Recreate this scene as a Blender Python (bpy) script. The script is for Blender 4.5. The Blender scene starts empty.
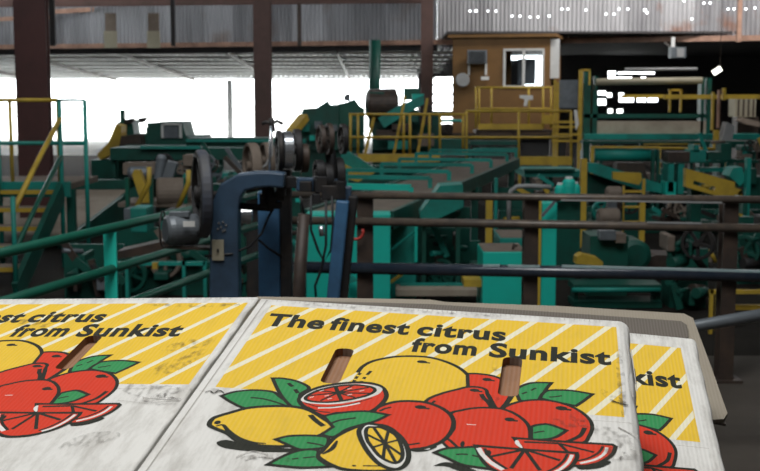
import bpy, bmesh, math, random
from mathutils import Vector, Matrix
random.seed(7)
S = bpy.context.scene
COL = S.collection
# ------------------------------------------------------------------ camera, sky, light, exposure
FPX = 1190.0
CAMZ = 1.65
PITCH = math.atan((235.5 - 97) / FPX)
cd = bpy.data.cameras.new('camera'); cam = bpy.data.objects.new('camera', cd); COL.objects.link(cam)
cd.sensor_width = 36; cd.lens = 36 * FPX / 760
cd.clip_start = 0.05; cd.clip_end = 300
cam.location = (0, 0, CAMZ); cam.rotation_euler = (math.pi / 2 - PITCH, 0, 0)
cd.dof.use_dof = True; cd.dof.focus_distance = 1.5; cd.dof.aperture_fstop = 17
S.camera = cam
CM = Matrix.Translation((0, 0, CAMZ)) @ Matrix.Rotation(math.pi / 2 - PITCH, 4, 'X')
w = bpy.data.worlds.new('sky'); S.world = w; w.use_nodes = True
w.node_tree.nodes['Background'].inputs[0].default_value = (0.93, 0.98, 1, 1)
w.node_tree.nodes['Background'].inputs[1].default_value = 7.0
S.view_settings.view_transform = 'Standard'; S.view_settings.look = 'None'
S.view_settings.exposure = 0; S.view_settings.gamma = 1

def area(name, loc, sx, sy, power, target=None, color=(1, 1, 1)):
    l = bpy.data.lights.new(name, 'AREA'); l.shape = 'RECTANGLE'; l.size = sx; l.size_y = sy
    l.energy = power; l.color = color
    o = bpy.data.objects.new(name, l); COL.objects.link(o); o.location = loc
    if target:
        o.rotation_euler = (Vector(target) - Vector(loc)).to_track_quat('-Z', 'Y').to_euler()
    return o
area('key_front', (-0.8, 1.6, 6.2), 3.2, 2.4, 236, (-0.1, 1.3, 1.2), (1, 0.985, 0.95))  # added overhead key for the cartons; the roof has no opening
area('fill_near_bay', (-1.0, 3.6, 6.9), 8, 2.0, 330, (-1, 9.0, .6), (0.93, 0.98, 1))  # added fills below the roof, aimed at the machine fronts
area('fill_mid_bay', (0, 10.0, 6.9), 12, 2.5, 330, (0, 18, .8), (0.93, 0.98, 1))
area('fill_far_bay', (0, 18.5, 6.9), 14, 2.5, 330, (0, 26, 1.2), (0.95, 0.98, 1))
area('fill_wall_bay', (8.5, 25.0, 6.9), 10, 1.5, 1000, (8.5, 29, 4.2), (1, 0.98, 0.96))  # added fill that brightens the galvanised curtain wall

# ------------------------------------------------------------------ helpers
def ray(px, py):
    return (CM.to_3x3() @ Vector(((px - 380) / FPX, -(py - 235.5) / FPX, -1)))
def PY(px, py, Y):
    d = ray(px, py); return Vector((0, 0, CAMZ)) + d * (Y / d.y)
def PZ(px, py, z):
    d = ray(px, py); return Vector((0, 0, CAMZ)) + d * ((z - CAMZ) / d.z)

class MB:
    def __init__(s): s.bm = bmesh.new()
    def quadbox(s, P):   # 8 corners: bottom 4 then top 4
        v = [s.bm.verts.new(p) for p in P]
        for f in ((3, 2, 1, 0), (4, 5, 6, 7), (0, 1, 5, 4), (1, 2, 6, 5), (2, 3, 7, 6), (3, 0, 4, 7)):
            s.bm.faces.new([v[i] for i in f])
        return s
    def box(s, c, size, rz=0, M=None):
        c = Vector(c); hx, hy, hz = [q / 2 for q in size]
        R = M or Matrix.Rotation(rz, 3, 'Z')
        return s.quadbox([c + R @ Vector(p) for p in ((-hx, -hy, -hz), (hx, -hy, -hz), (hx, hy, -hz), (-hx, hy, -hz),
                                                      (-hx, -hy, hz), (hx, -hy, hz), (hx, hy, hz), (-hx, hy, hz))])
    def span(s, x0, x1, y0, y1, z0, z1):
        return s.box(((x0 + x1) / 2, (y0 + y1) / 2, (z0 + z1) / 2), (abs(x1 - x0), abs(y1 - y0), abs(z1 - z0)))
    def pbox(s, x0, y0, x1, y1, Y, depth, zfloor=None):  # front face at distance Y over an outline read from the photo
        a = PY((x0 + x1) / 2, y0, Y); b = PY((x0 + x1) / 2, y1, Y)
        l = PY(x0, (y0 + y1) / 2, Y).x; r = PY(x1, (y0 + y1) / 2, Y).x
        zb = b.z if zfloor is None else zfloor
        return s.span(l, r, Y, Y + depth, zb, a.z)
    def bar(s, a, b, w, h=None, up=(0, 0, 1)):
        a = Vector(a); b = Vector(b); h = h or w; d = (b - a); L = d.length; d.normalize()
        u = Vector(up)
        if abs(d.dot(u)) > .98: u = Vector((0, 1, 0))
        x = d.cross(u).normalized(); z = x.cross(d)
        P = []
        for q in (-1, 1):
            for (i, j) in ((-1, 0), (1, 0), (1, 1), (-1, 1)): pass
        c = [(-1, -1), (1, -1), (1, 1), (-1, 1)]
        P = [a + x * i * w / 2 + z * j * h / 2 for i, j in c] + [b + x * i * w / 2 + z * j * h / 2 for i, j in c]
        return s.quadbox(P)
    def tube(s, pts, r, seg=12, closed=False):
        pts = [Vector(p) for p in pts]; n = len(pts); rings = []
        rr = r if isinstance(r, (list, tuple)) else [r] * n
        prev = None
        for i, p in enumerate(pts):
            if closed: t = (pts[(i + 1) % n] - pts[i - 1])
            else: t = pts[min(i + 1, n - 1)] - pts[max(i - 1, 0)]
            t.normalize()
            u = prev if prev and abs(prev.dot(t)) < .95 else (Vector((0, 0, 1)) if abs(t.z) < .9 else Vector((1, 0, 0)))
            x = t.cross(u).normalized(); y = x.cross(t).normalized(); prev = y
            rings.append([s.bm.verts.new(p + (x * math.cos(k * 2 * math.pi / seg) + y * math.sin(k * 2 * math.pi / seg)) * rr[i]) for k in range(seg)])
        m = n if closed else n - 1
        for i in range(m):
            A = rings[i]; B = rings[(i + 1) % n]
            for k in range(seg):
                f = s.bm.faces.new((A[k], A[(k + 1) % seg], B[(k + 1) % seg], B[k])); f.smooth = True
        if not closed:
            s.bm.faces.new(rings[0][::-1]); s.bm.faces.new(rings[-1])
        return s
    def lathe(s, c, axis, prof, seg=28):   # prof: (distance along axis, radius)
        c = Vector(c); ax = Vector(axis).normalized()
        u = Vector((0, 0, 1)) if abs(ax.z) < .9 else Vector((1, 0, 0))
        x = ax.cross(u).normalized(); y = ax.cross(x); rings = []
        for (t, r) in prof:
            rings.append([s.bm.verts.new(c + ax * t + (x * math.cos(k * 2 * math.pi / seg) + y * math.sin(k * 2 * math.pi / seg)) * max(r, 1e-4)) for k in range(seg)])
        for A, B in zip(rings, rings[1:]):
            for k in range(seg): s.bm.faces.new((A[k], A[(k + 1) % seg], B[(k + 1) % seg], B[k]))
        s.bm.faces.new(rings[0][::-1]); s.bm.faces.new(rings[-1])
        return s
    def prism(s, pts, off):    # planar outline given its thickness by the vector off
        off = Vector(off); A = [s.bm.verts.new(Vector(p)) for p in pts]; B = [s.bm.verts.new(Vector(p) + off) for p in pts]
        n = len(pts); s.bm.faces.new(A); s.bm.faces.new(B[::-1])
        for i in range(n): s.bm.faces.new((A[(i + 1) % n], A[i], B[i], B[(i + 1) % n]))
        return s
    def pprism(s, px, Y, depth):
        return s.prism([PY(x, y, Y) for x, y in px], (0, depth, 0))
    def wheel(s, c, axis, R, wid, rim=.14, spokes=5, hub=.2):
        c = Vector(c); ax = Vector(axis).normalized(); h = wid / 2
        ri = R * (1 - rim)
        u = Vector((0, 0, 1)) if abs(ax.z) < .9 else Vector((1, 0, 0))
        x = ax.cross(u).normalized(); y = ax.cross(x); seg = 40; R4 = []
        for (t, r) in ((-h, ri), (-h, R * .97), (-h * .7, R), (h * .7, R), (h, R * .97), (h, ri)):
            R4.append([s.bm.verts.new(c + ax * t + (x * math.cos(k * 2 * math.pi / seg) + y * math.sin(k * 2 * math.pi / seg)) * r) for k in range(seg)])
        for i in range(6):
            A = R4[i]; B = R4[(i + 1) % 6]
            for k in range(seg): s.bm.faces.new((A[k], A[(k + 1) % seg], B[(k + 1) % seg], B[k]))
        s.lathe(c - ax * h * 1.2, ax, [(0, R * hub), (wid * 1.2, R * hub)], 20)
        for k in range(spokes):
            a = k * 2 * math.pi / spokes + .3; d = x * math.cos(a) + y * math.sin(a)
            s.bar(c + d * R * hub * .8, c + d * ri * 1.02, wid * .5, R * .13, up=ax)
        return s
    def build(s, name, m, parent=None, bevel=0, smooth=False, origin=None):
        bmesh.ops.recalc_face_normals(s.bm, faces=s.bm.faces)
        me = bpy.data.meshes.new(name)
        if parent is not None:
            base = Vector(parent['_o']) if '_o' in parent else Vector((0, 0, 0))
        else:
            vs = [v.co for v in s.bm.verts]
            base = Vector(((min(v.x for v in vs) + max(v.x for v in vs)) / 2, (min(v.y for v in vs) + max(v.y for v in vs)) / 2, min(v.z for v in vs)))
            if origin is not None: base = Vector(origin)
        for v in s.bm.verts: v.co -= base
        if smooth:
            for f in s.bm.faces: f.smooth = True
        s.bm.to_mesh(me); s.bm.free()
        o = bpy.data.objects.new(name, me); COL.objects.link(o)
        for q in (m if isinstance(m, (list, tuple)) else [m]): me.materials.append(q)
        if parent is not None: o.parent = parent; o['_o'] = list(base)
        else: o.location = base; o['_o'] = list(base)
        if bevel:
            b = o.modifiers.new('bevel', 'BEVEL'); b.width = bevel; b.segments = 2; b.limit_method = 'ANGLE'
        return o

def tag(o, label, cat, group=None, kind=None):
    if label: o['label'] = label
    if cat: o['category'] = cat
    if group: o['group'] = group
    if kind: o['kind'] = kind
    return o
def thing(name, label, cat, loc=(0, 0, 0), group=None):
    o = bpy.data.objects.new(name, None); COL.objects.link(o); o.location = loc; o.empty_display_size = .1
    o['_o'] = list(loc)
    return tag(o, label, cat, group)
def struct(name, mb, m):
    o = mb.build(name, m); o['kind'] = 'structure'; return o

def mat(name, col, rough=.6, metal=0, dirt=0, dcol=(.08, .06, .04), scale=4, bump=0, spec=.4):
    m = bpy.data.materials.new(name); m.use_nodes = True; nt = m.node_tree; N = nt.nodes; L = nt.links
    p = N['Principled BSDF']; p.inputs['Roughness'].default_value = rough; p.inputs['Metallic'].default_value = metal
    p.inputs['Specular IOR Level'].default_value = spec
    p.inputs['Base Color'].default_value = (*col, 1)
    if dirt or bump:
        tc = N.new('ShaderNodeTexCoord'); no = N.new('ShaderNodeTexNoise'); no.inputs['Scale'].default_value = scale
        no.inputs['Detail'].default_value = 7; no.inputs['Roughness'].default_value = .65
        L.new(tc.outputs['Object'], no.inputs['Vector'])
    if dirt:
        r = N.new('ShaderNodeMapRange'); r.inputs['From Min'].default_value = .42; r.inputs['From Max'].default_value = .72
        r.inputs['To Max'].default_value = dirt; L.new(no.outputs['Fac'], r.inputs['Value'])
        mx = N.new('ShaderNodeMix'); mx.data_type = 'RGBA'; mx.inputs['A'].default_value = (*col, 1); mx.inputs['B'].default_value = (*dcol, 1)
        L.new(r.outputs['Result'], mx.inputs['Factor']); L.new(mx.outputs['Result'], p.inputs['Base Color'])
    if bump:
        b = N.new('ShaderNodeBump'); b.inputs['Strength'].default_value = bump; b.inputs['Distance'].default_value = .01
        L.new(no.outputs['Fac'], b.inputs['Height']); L.new(b.outputs['Normal'], p.inputs['Normal'])
    return m

M = {}
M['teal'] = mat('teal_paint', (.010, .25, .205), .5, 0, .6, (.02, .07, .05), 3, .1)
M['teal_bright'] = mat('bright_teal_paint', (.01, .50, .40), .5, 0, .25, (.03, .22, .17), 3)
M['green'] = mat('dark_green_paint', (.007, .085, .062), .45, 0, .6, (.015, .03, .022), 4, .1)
M['railgreen'] = mat('green_pipe_paint', (.008, .10, .065), .4, 0, .3, (.01, .05, .035), 6)
M['yellow'] = mat('yellow_paint', (.52, .35, .04), .5, 0, .5, (.16, .10, .03), 4)
M['black'] = mat('dark_greasy_iron', (.022, .022, .024), .55, .3, .6, (.06, .045, .035), 9, .2)
M['iron'] = mat('brown_iron', (.05, .038, .032), .5, .2, .6, (.11, .07, .05), 8, .2)
M['rail_iron'] = mat('worn_rail_paint', (.085, .07, .06), .3, .1, .7, (.19, .14, .10), 11, .2)
M['railblue'] = mat('worn_blue_black_rail', (.022, .032, .05), .22, .1, .5, (.06, .06, .07), 9, .1, .8)
M['blue'] = mat('blue_machine_paint', (.042, .078, .130), .38, 0, .6, (.02, .026, .036), 7, .15)
M['bluelight'] = mat('worn_blue_paint', (.05, .14, .27), .42, 0, .5, (.03, .05, .09), 7, .15)
M['dust'] = mat('dusty_brown', (.19, .15, .12), .8, 0, .6, (.10, .075, .055), 6, .2)
M['steel'] = mat('bright_steel', (.55, .58, .62), .25, .9, .2, (.2, .2, .2), 6)
M['motor'] = mat('grey_motor_paint', (.16, .18, .20), .4, .2, .4, (.05, .05, .05), 7)
M['maroon'] = mat('maroon_steel_column', (.07, .026, .024), .6, 0, .5, (.025, .015, .013), 3)
M['maroon2'] = mat('worn_maroon_steel', (.12, .065, .055), .6, 0, .6, (.05, .035, .03), 3)
M['belt'] = mat('tan_conveyor_belt', (.36, .30, .235), .8, 0, .7, (.2, .155, .12), 3)
M['concrete'] = mat('dark_oily_concrete', (.075, .062, .05), .8, 0, .8, (.035, .028, .022), .8, .2)
M['ply'] = mat('brown_plywood', (.23, .118, .038), .6, 0, .5, (.12, .065, .028), 2)
M['white'] = mat('white_paint', (.7, .7, .68), .6, 0, .3, (.4, .38, .35), 5)
M['greybox'] = mat('grey_box_paint', (.28, .28, .28), .5, 0, .3, (.12, .12, .12), 5)
M['rust'] = mat('rusty_angle', (.42, .25, .18), .6, .1, .8, (.13, .07, .05), 2.5)
M['cream'] = mat('dull_cream', (.33, .30, .22), .7, 0, .5, (.2, .18, .13), 3)
M['cord'] = mat('black_cable', (.012, .012, .014), .5)
M['red'] = mat('red_hook_paint', (.45, .04, .03), .5)
M['ground'] = mat('pale_yard_ground', (.85, .84, .80), .9, 0, .3, (.45, .43, .38), .3)
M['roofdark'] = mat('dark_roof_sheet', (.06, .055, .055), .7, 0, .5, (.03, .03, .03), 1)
M['lamp'] = bpy.data.materials.new('lit_tube'); M['lamp'].use_nodes = True
_p = M['lamp'].node_tree.nodes['Principled BSDF']; _p.inputs['Emission Color'].default_value = (1, .98, .85, 1); _p.inputs['Emission Strength'].default_value = 4
M['glass'] = bpy.data.materials.new('window_glass'); M['glass'].use_nodes = True
_p = M['glass'].node_tree.nodes['Principled BSDF']; _p.inputs['Base Color'].default_value = (.85, .9, .92, 1); _p.inputs['Roughness'].default_value = .05; _p.inputs['Transmission Weight'].default_value = 1.0; _p.inputs['IOR'].default_value = 1.1

def corr_mat(name, base, dark, rust, sheet=.9, rustamt=.6, pale=0):
    """galvanised corrugated sheet: tone changes from sheet to sheet, rust spots"""
    m = bpy.data.materials.new(name); m.use_nodes = True; nt = m.node_tree; N = nt.nodes; L = nt.links
    p = N['Principled BSDF']; p.inputs['Roughness'].default_value = .5; p.inputs['Metallic'].default_value = .15
    tc = N.new('ShaderNodeTexCoord'); sp = N.new('ShaderNodeSeparateXYZ'); L.new(tc.outputs['Object'], sp.inputs[0])
    dv = N.new('ShaderNodeMath'); dv.operation = 'DIVIDE'; dv.inputs[1].default_value = sheet; L.new(sp.outputs['X'], dv.inputs[0])
    fl = N.new('ShaderNodeMath'); fl.operation = 'FLOOR'; L.new(dv.outputs[0], fl.inputs[0])
    wn = N.new('ShaderNodeTexWhiteNoise'); wn.noise_dimensions = '1D'; L.new(fl.outputs[0], wn.inputs['W'])
    mp = N.new('ShaderNodeMapping'); mp.inputs['Scale'].default_value = (1.5, 1, .25); L.new(tc.outputs['Object'], mp.inputs[0])
    no = N.new('ShaderNodeTexNoise'); no.inputs['Scale'].default_value = 2.5; no.inputs['Detail'].default_value = 6; L.new(mp.outputs[0], no.inputs[0])
    a = N.new('ShaderNodeMix'); a.data_type = 'RGBA'; a.inputs['A'].default_value = (*base, 1); a.inputs['B'].default_value = (*dark, 1)
    ad = N.new('ShaderNodeMath'); ad.operation = 'MULTIPLY_ADD'; ad.inputs[1].default_value = .6; L.new(wn.outputs['Value'], ad.inputs[0])
    sb = N.new('ShaderNodeMath'); sb.operation = 'SUBTRACT'; sb.inputs[1].default_value = .35; L.new(no.outputs['Fac'], sb.inputs[0]); L.new(sb.outputs[0], ad.inputs[2])
    ad.use_clamp = True
    L.new(ad.outputs[0], a.inputs['Factor'])
    r = N.new('ShaderNodeMapRange'); r.inputs['From Min'].default_value = .58; r.inputs['From Max'].default_value = .72; r.inputs['To Max'].default_value = rustamt
    n2 = N.new('ShaderNodeTexNoise'); n2.inputs['Scale'].default_value = 1.1; n2.inputs['Detail'].default_value = 5; L.new(tc.outputs['Object'], n2.inputs[0])
    L.new(n2.outputs['Fac'], r.inputs['Value'])
    b = N.new('ShaderNodeMix'); b.data_type = 'RGBA'; L.new(r.outputs[0], b.inputs['Factor']); L.new(a.outputs['Result'], b.inputs['A']); b.inputs['B'].default_value = (*rust, 1)
    L.new(b.outputs['Result'], p.inputs['Base Color'])
    return m
M['teal_post'] = mat('lit_teal_paint', (.03, .72, .58), .5, 0, .1, (.03, .5, .4), 5)  # teal brightened to carry the light on the railing posts
M['dustblue'] = mat('dusty_blue_rim', (.075, .075, .08), .6, 0, .7, (.03, .05, .10), 5)
M['shadedfloor'] = mat('shaded_hall_floor', (.022, .019, .016), .95, 0, .7, (.010, .009, .008), .8, .2, .1)  # floor colour darkened to carry the dimness of the hall
M['wornhighlight'] = mat('worn_rail_highlight', (.40, .50, .52), .35, .2, .5, (.10, .30, .30), 30)  # wear and the rail's top highlight painted in one pale tone
M['corr'] = corr_mat('galvanised_corrugated', (.56, .55, .56), (.17, .165, .175), (.30, .13, .07), .78, .85)
M['corrdark'] = corr_mat('weathered_corrugated', (.26, .26, .27), (.11, .11, .115), (.11, .07, .05), .8, .5)
M['corrroof'] = corr_mat('lean_to_corrugated', (.50, .50, .51), (.06, .06, .065), (.10, .08, .07), .8, .4)

# ================================================================== STRUCTURE
struct('floor', MB().span(-16, 16, -4, 7.5, -.1, 0), M['concrete'])
struct('floor_hall', MB().span(-16, 16, 7.5, 34, -.1, 0), M['shadedfloor'])
struct('floor_annex', MB().span(1.6, 16, 34, 45, -.1, 0), M['shadedfloor'])
struct('ground', MB().span(-90, 90, 34, 190, -.14, -.02), M['ground'])

def corrugated(a, b, z0, z1, pitch=.12, amp=.022, holes=()):
    """vertical corrugated wall from plan point a to b; holes: (s, z) little punctures"""
    a = Vector((*a, 0)); b = Vector((*b, 0)); L = (b - a).length; d = (b - a).normalized(); n = Vector((-d.y, d.x, 0))
    mb = MB(); k = int(L / (pitch / 6)); cols = []
    for i in range(k + 1):
        s = i * L / k; off = amp * math.sin(2 * math.pi * s / pitch)
        p = a + d * s + n * off
        cols.append((mb.bm.verts.new((p.x, p.y, z0)), mb.bm.verts.new((p.x, p.y, z1))))
    for A, B in zip(cols, cols[1:]): mb.bm.faces.new((A[0], B[0], B[1], A[1]))
    return mb
# hanging curtain wall of corrugated sheet: dark weathered half and brighter galvanised half
def wl_y(px):   # distance of the curtain wall seen at a picture column
    return 33.5 - 5.0 * px / 760
cA, cB, cC = PY(-60, 50, 34), PY(437, 45, wl_y(437)), PY(830, 40, 28)
o = corrugated((cA.x, cA.y), (cB.x, cB.y), 2.98, 7.2, .11, .022)
bmesh.ops.solidify(o.bm, geom=o.bm.faces[:], thickness=.01)
struct('wall_back_left', o, M['corrdark'])
# galvanised half has bolt holes where daylight comes through: built as strips around small openings
def punched(a, b, z0, z1, holes, pitch=.105, amp=.02):
    a = Vector((*a, 0)); b = Vector((*b, 0)); L = (b - a).length; d = (b - a).normalized(); n = Vector((-d.y, d.x, 0))
    mb = MB(); ss = sorted(set([i * pitch / 6 for i in range(int(L / (pitch / 6)) + 1)] + [h[0] - h[2] for h in holes] + [h[0] + h[2] for h in holes]))
    zs = sorted(set([z0, z1] + [h[1] - h[2] for h in holes] + [h[1] + h[2] for h in holes]))
    V = {}
    def vv(i, j):
        if (i, j) not in V:
            p = a + d * ss[i] + n * amp * math.sin(2 * math.pi * ss[i] / pitch); V[i, j] = mb.bm.verts.new((p.x, p.y, zs[j]))
        return V[i, j]
    for i in range(len(ss) - 1):
        for j in range(len(zs) - 1):
            sc = (ss[i] + ss[i + 1]) / 2; zc = (zs[j] + zs[j + 1]) / 2
            if any(abs(sc - h[0]) < h[2] and abs(zc - h[1]) < h[2] for h in holes): continue
            mb.bm.faces.new((vv(i, j), vv(i + 1, j), vv(i + 1, j + 1), vv(i, j + 1)))
    return mb
def hole(px, py, r=.02):
    Y = wl_y(px); 
    p = PY(px, py, Y); a = Vector((cB.x, cB.y)); d = Vector((cC.x - cB.x, cC.y - cB.y)).normalized()
    rr = ray(px, py); # intersect vertical plane through cB-cC
    n = Vector((-d.y, d.x)); t = (a.dot(n)) / (rr.x * n.x + rr.y * n.y)
    q = Vector((rr.x * t, rr.y * t)); return ((q - a).dot(d), CAMZ + rr.z * t, r)
HX = [(470, 11), (476, 11, .028), (488, 11), (496, 11), (512, 16), (520, 16), (530, 17), (538, 17), (549, 16), (562, 9), (568, 9), (586, 10), (606, 14), (614, 14), (619, 9), (628, 9), (645, 10, .028), (647, 13),
      (684, 1), (692, 19), (704, 3), (710, 3), (728, 9), (734, 9), (746, 9), (755, 8)]
struct('wall_back_right', punched((cB.x, cB.y), (cC.x, cC.y), 2.98, 7.2, [hole(*h) for h in HX]), M['corr'])
# rusty angle along the bottom of the curtain wall
d = (cC - cA); 
def wallpt(px, z, off=-.08):
    t = (px + 60) / 890; p = cA.lerp(cC, t); return Vector((p.x, p.y + off, z))
P0 = Vector((cA.x, cA.y - .1, 3.03)); P1 = Vector((cB.x, cB.y - .1, 3.03)); P2 = Vector((cC.x, cC.y - .1, 3.03))
struct('trim_1', MB().bar(P0, P1, .1, .12), M['rust'])
struct('trim_2', MB().bar(P1, P2, .1, .13), M['rust'])
struct('trim_3', MB().bar(P0 - Vector((0, -.25, .11)), P1 - Vector((0, -.25, .11)), .12, .20), M['black'])
# upper dark girt with a pink rusty flange, and the translucent sheets of the left half
gy = 33.2
struct('trim_4', MB().bar(PY(-60, 22, gy - .1), PY(50, 17, gy - .1), .1, .11), M['rust'])
struct('trim_5', MB().bar(PY(50, 12, gy - .2), PY(173, 5, gy - .4), .1, .12), M['rust'])
struct('trim_6', MB().bar(PY(-60, 4, gy - .3), PY(430, -1, gy - 2.9), .15, .2), M['maroon2'])
for px0, px1, i in ((104, 117, 7), (147, 160, 8)):
    Y = 32.1 - i * .02
    struct('window_%d' % (i - 6), MB().pbox(px0, 31, px1, 48, Y, .03), M['cream'])
    struct('trim_%d' % i, MB().pbox(px0 + 1, 13, px1 - 1, 31, Y, .03), M['dust'])
for k, (px, ww, c) in enumerate(((51, 5, 'black'), (172, 4, 'black'), (299, 4, 'iron'), (741, 4, 'rust'))):
    Y = 30.9 if px < 700 else 27.9
    struct('trim_%d' % (9 + k), MB().pbox(px - ww / 2, -60, px + ww / 2, 46 if px < 400 else 42, Y, .1), M[c])

# closed main roof with front and side walls
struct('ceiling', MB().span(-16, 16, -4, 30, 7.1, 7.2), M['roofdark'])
struct('wall_left', MB().span(-16.2, -16, -4, 34, 0, 7.2), M['corrdark'])
struct('wall_front', MB().span(-16, 16, -4.2, -4, 0, 7.2), M['corrdark'])
struct('wall_right', MB().span(16, 16.2, -4, 47, 0, 7.2), M['corrdark'])
# lean-to roof beyond the curtain wall: corrugated underside and purlins
ax0, ax1 = -30, 2.2
mb = MB(); n = int((ax1 - ax0) / .035); cols = []
for i in range(n + 1):
    x = ax0 + (ax1 - ax0) * i / n; off = .03 * math.sin(2 * math.pi * x / .2)
    cols.append((mb.bm.verts.new((x, 33.6, 3.04 + off)), mb.bm.verts.new((x, 48, 2.46 + off))))
for A, B in zip(cols, cols[1:]): mb.bm.faces.new((A[0], B[0], B[1], A[1]))
struct('roof_lean_to', mb, M['corrroof'])
mb = MB()
for i in range(8):
    t = (i + .6) / 8; Y = 33.6 + 14.4 * t; mb.bar((ax0, Y, 2.96 - .58 * t), (ax1, Y, 2.96 - .58 * t), .06, .09)
struct('trim_13', mb, M['white'])
mb = MB()
for i in range(9):
    x = -26 + i * 3.1; mb.bar((x, 33.8, 2.90), (x, 47.8, 2.33), .06, .10)
struct('trim_14', mb, M['iron'])
# dark back wall behind the right half with slit windows
def wall_with_openings(name, Y, x0, x1, z0, z1, openings, m):
    xs = sorted(set([x0, x1] + [v for o_ in openings for v in o_[:2]])); zs = sorted(set([z0, z1] + [v for o_ in openings for v in o_[2:]]))
    mb = MB()
    for i in range(len(xs) - 1):
        for j in range(len(zs) - 1):
            xc = (xs[i] + xs[i + 1]) / 2; zc = (zs[j] + zs[j + 1]) / 2
            if any(a < xc < b and c < zc < d_ for a, b, c, d_ in openings): continue
            mb.span(xs[i], xs[i + 1], Y, Y + .08, zs[j], zs[j + 1])
    bmesh.ops.remove_doubles(mb.bm, verts=mb.bm.verts, dist=1e-4)
    return struct(name, mb, m)
YB = 44.0
op = []
for r in [(432, 77, 453, 84), (431, 86, 453, 93), (430, 95, 454, 102), (431, 104, 453, 111), (436, 117, 459, 124),
          (505, 45, 523, 60), (523, 45, 550, 90), (608, 71, 616, 75), (618, 72, 655, 74), (608, 77, 632, 81), (641, 77, 646, 80), (598, 91, 606, 95), (607, 93, 612, 97), (619, 93, 624, 97),
          (598, 99, 606, 105), (619, 98, 634, 102), (637, 98, 646, 102), (648, 98, 658, 102), (608, 109, 613, 113), (617, 109, 623, 113), (576, 97, 578, 99), (585, 97, 587, 99)]:
    a = PY(r[0], r[1], YB); b = PY(r[2], r[3], YB); op.append((a.x, b.x, b.z, a.z))
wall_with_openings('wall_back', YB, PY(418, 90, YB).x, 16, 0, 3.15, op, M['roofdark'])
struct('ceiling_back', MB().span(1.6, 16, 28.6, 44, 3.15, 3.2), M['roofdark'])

# steel columns
def ibeam(name, x0, x1, Y, z1, m, label, flange_px=None, group=None):
    l = PY(x0, 97, Y).x; r = PY(x1, 97, Y).x; t = (r - l) * .09; mb = MB()
    dd = (r - l) * (.4 if Y < 20 else 1)
    mb.span(l, r, Y, Y + t, 0, z1); mb.span(l, r, Y + dd - t, Y + dd, 0, z1); mb.span((l + r) / 2 - t / 2, (l + r) / 2 + t / 2, Y + t, Y + dd - t, 0, z1)
    mb.span(l - .05, r + .05, Y - .05, Y + dd + .05, 0, .03)
    return tag(mb.build(name, m), label, 'column')
ibeam('steel_column', 16, 48, 14, 7.1, M['maroon'], 'thick dark maroon steel column behind the left stair rails')
ibeam('steel_column', 254, 271, 25, 7.1, M['maroon2'], 'slim brown steel column standing left of the middle against the bright opening')
ibeam('steel_column', 421, 433, 29.3, 7.1, M['maroon2'], 'reddish steel column beside the plywood cab')
tag(MB().tube([PY(369 + 5, 128, 27) * 1, PY(375, 40, 27)], .13, 16).build('pipe_column', M['green']), 'teal round column rising from the hopper machine', 'column')
c_ = PY(230, 110, 47.8)
tag(MB().tube([(c_.x, 47.8, 0), (c_.x, 47.8, 2.33)], .12, 12).build('roof_post', M['greybox']), 'thin grey roof post standing outside in the bright yard', 'post')

# ================================================================== PRINTED CARTONS
RM = [[0.9874398218389703, 0.15791420657042265, 0.005069675517866912], [-0.05284049680096466, 0.29983246683392206, 0.9525273611451339], [0.14889754915528267, -0.9408313319588792, 0.30441078275913824]]
TM = [-0.13441610373415458, -0.0864087324651215, -1.474178919735051]
RL = [[0.9850413950508147, 0.1585025833132104, -0.06760459392218417], [0.016411361952192234, 0.3042487256822786, 0.9524512481589721], [0.17153459486418113, -0.9393133896648915, 0.2970963459233938]]
TL = [-0.633730915688631, -0.09514279167996895, -1.6291061051313194]
RR = [[0.9902520072209589, 0.13464446066503352, 0.035662745366620056], [-0.08636685962819758, 0.3926764271195905, 0.9156123574649679], [0.10927821261727039, -0.9097670541390335, 0.40047743937750035]]
TR = [0.0077247252946229805, -0.12220062528227749, -1.722767468130816]
def frame(R, T):
    m = Matrix(R).to_4x4(); m.translation = Vector(T); return CM @ m
FM, FL, FR = frame(RM, TM), frame(RL, TL), frame(RR, TR)
FMi = FM.inverted()
def loc(px, py, z=0, F=FM):
    Fi = F.inverted(); o_ = Fi @ Vector((0, 0, CAMZ)); d_ = Fi.to_3x3() @ ray(px, py); t = (z - o_.z) / d_.z; return o_ + d_ * t

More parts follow.
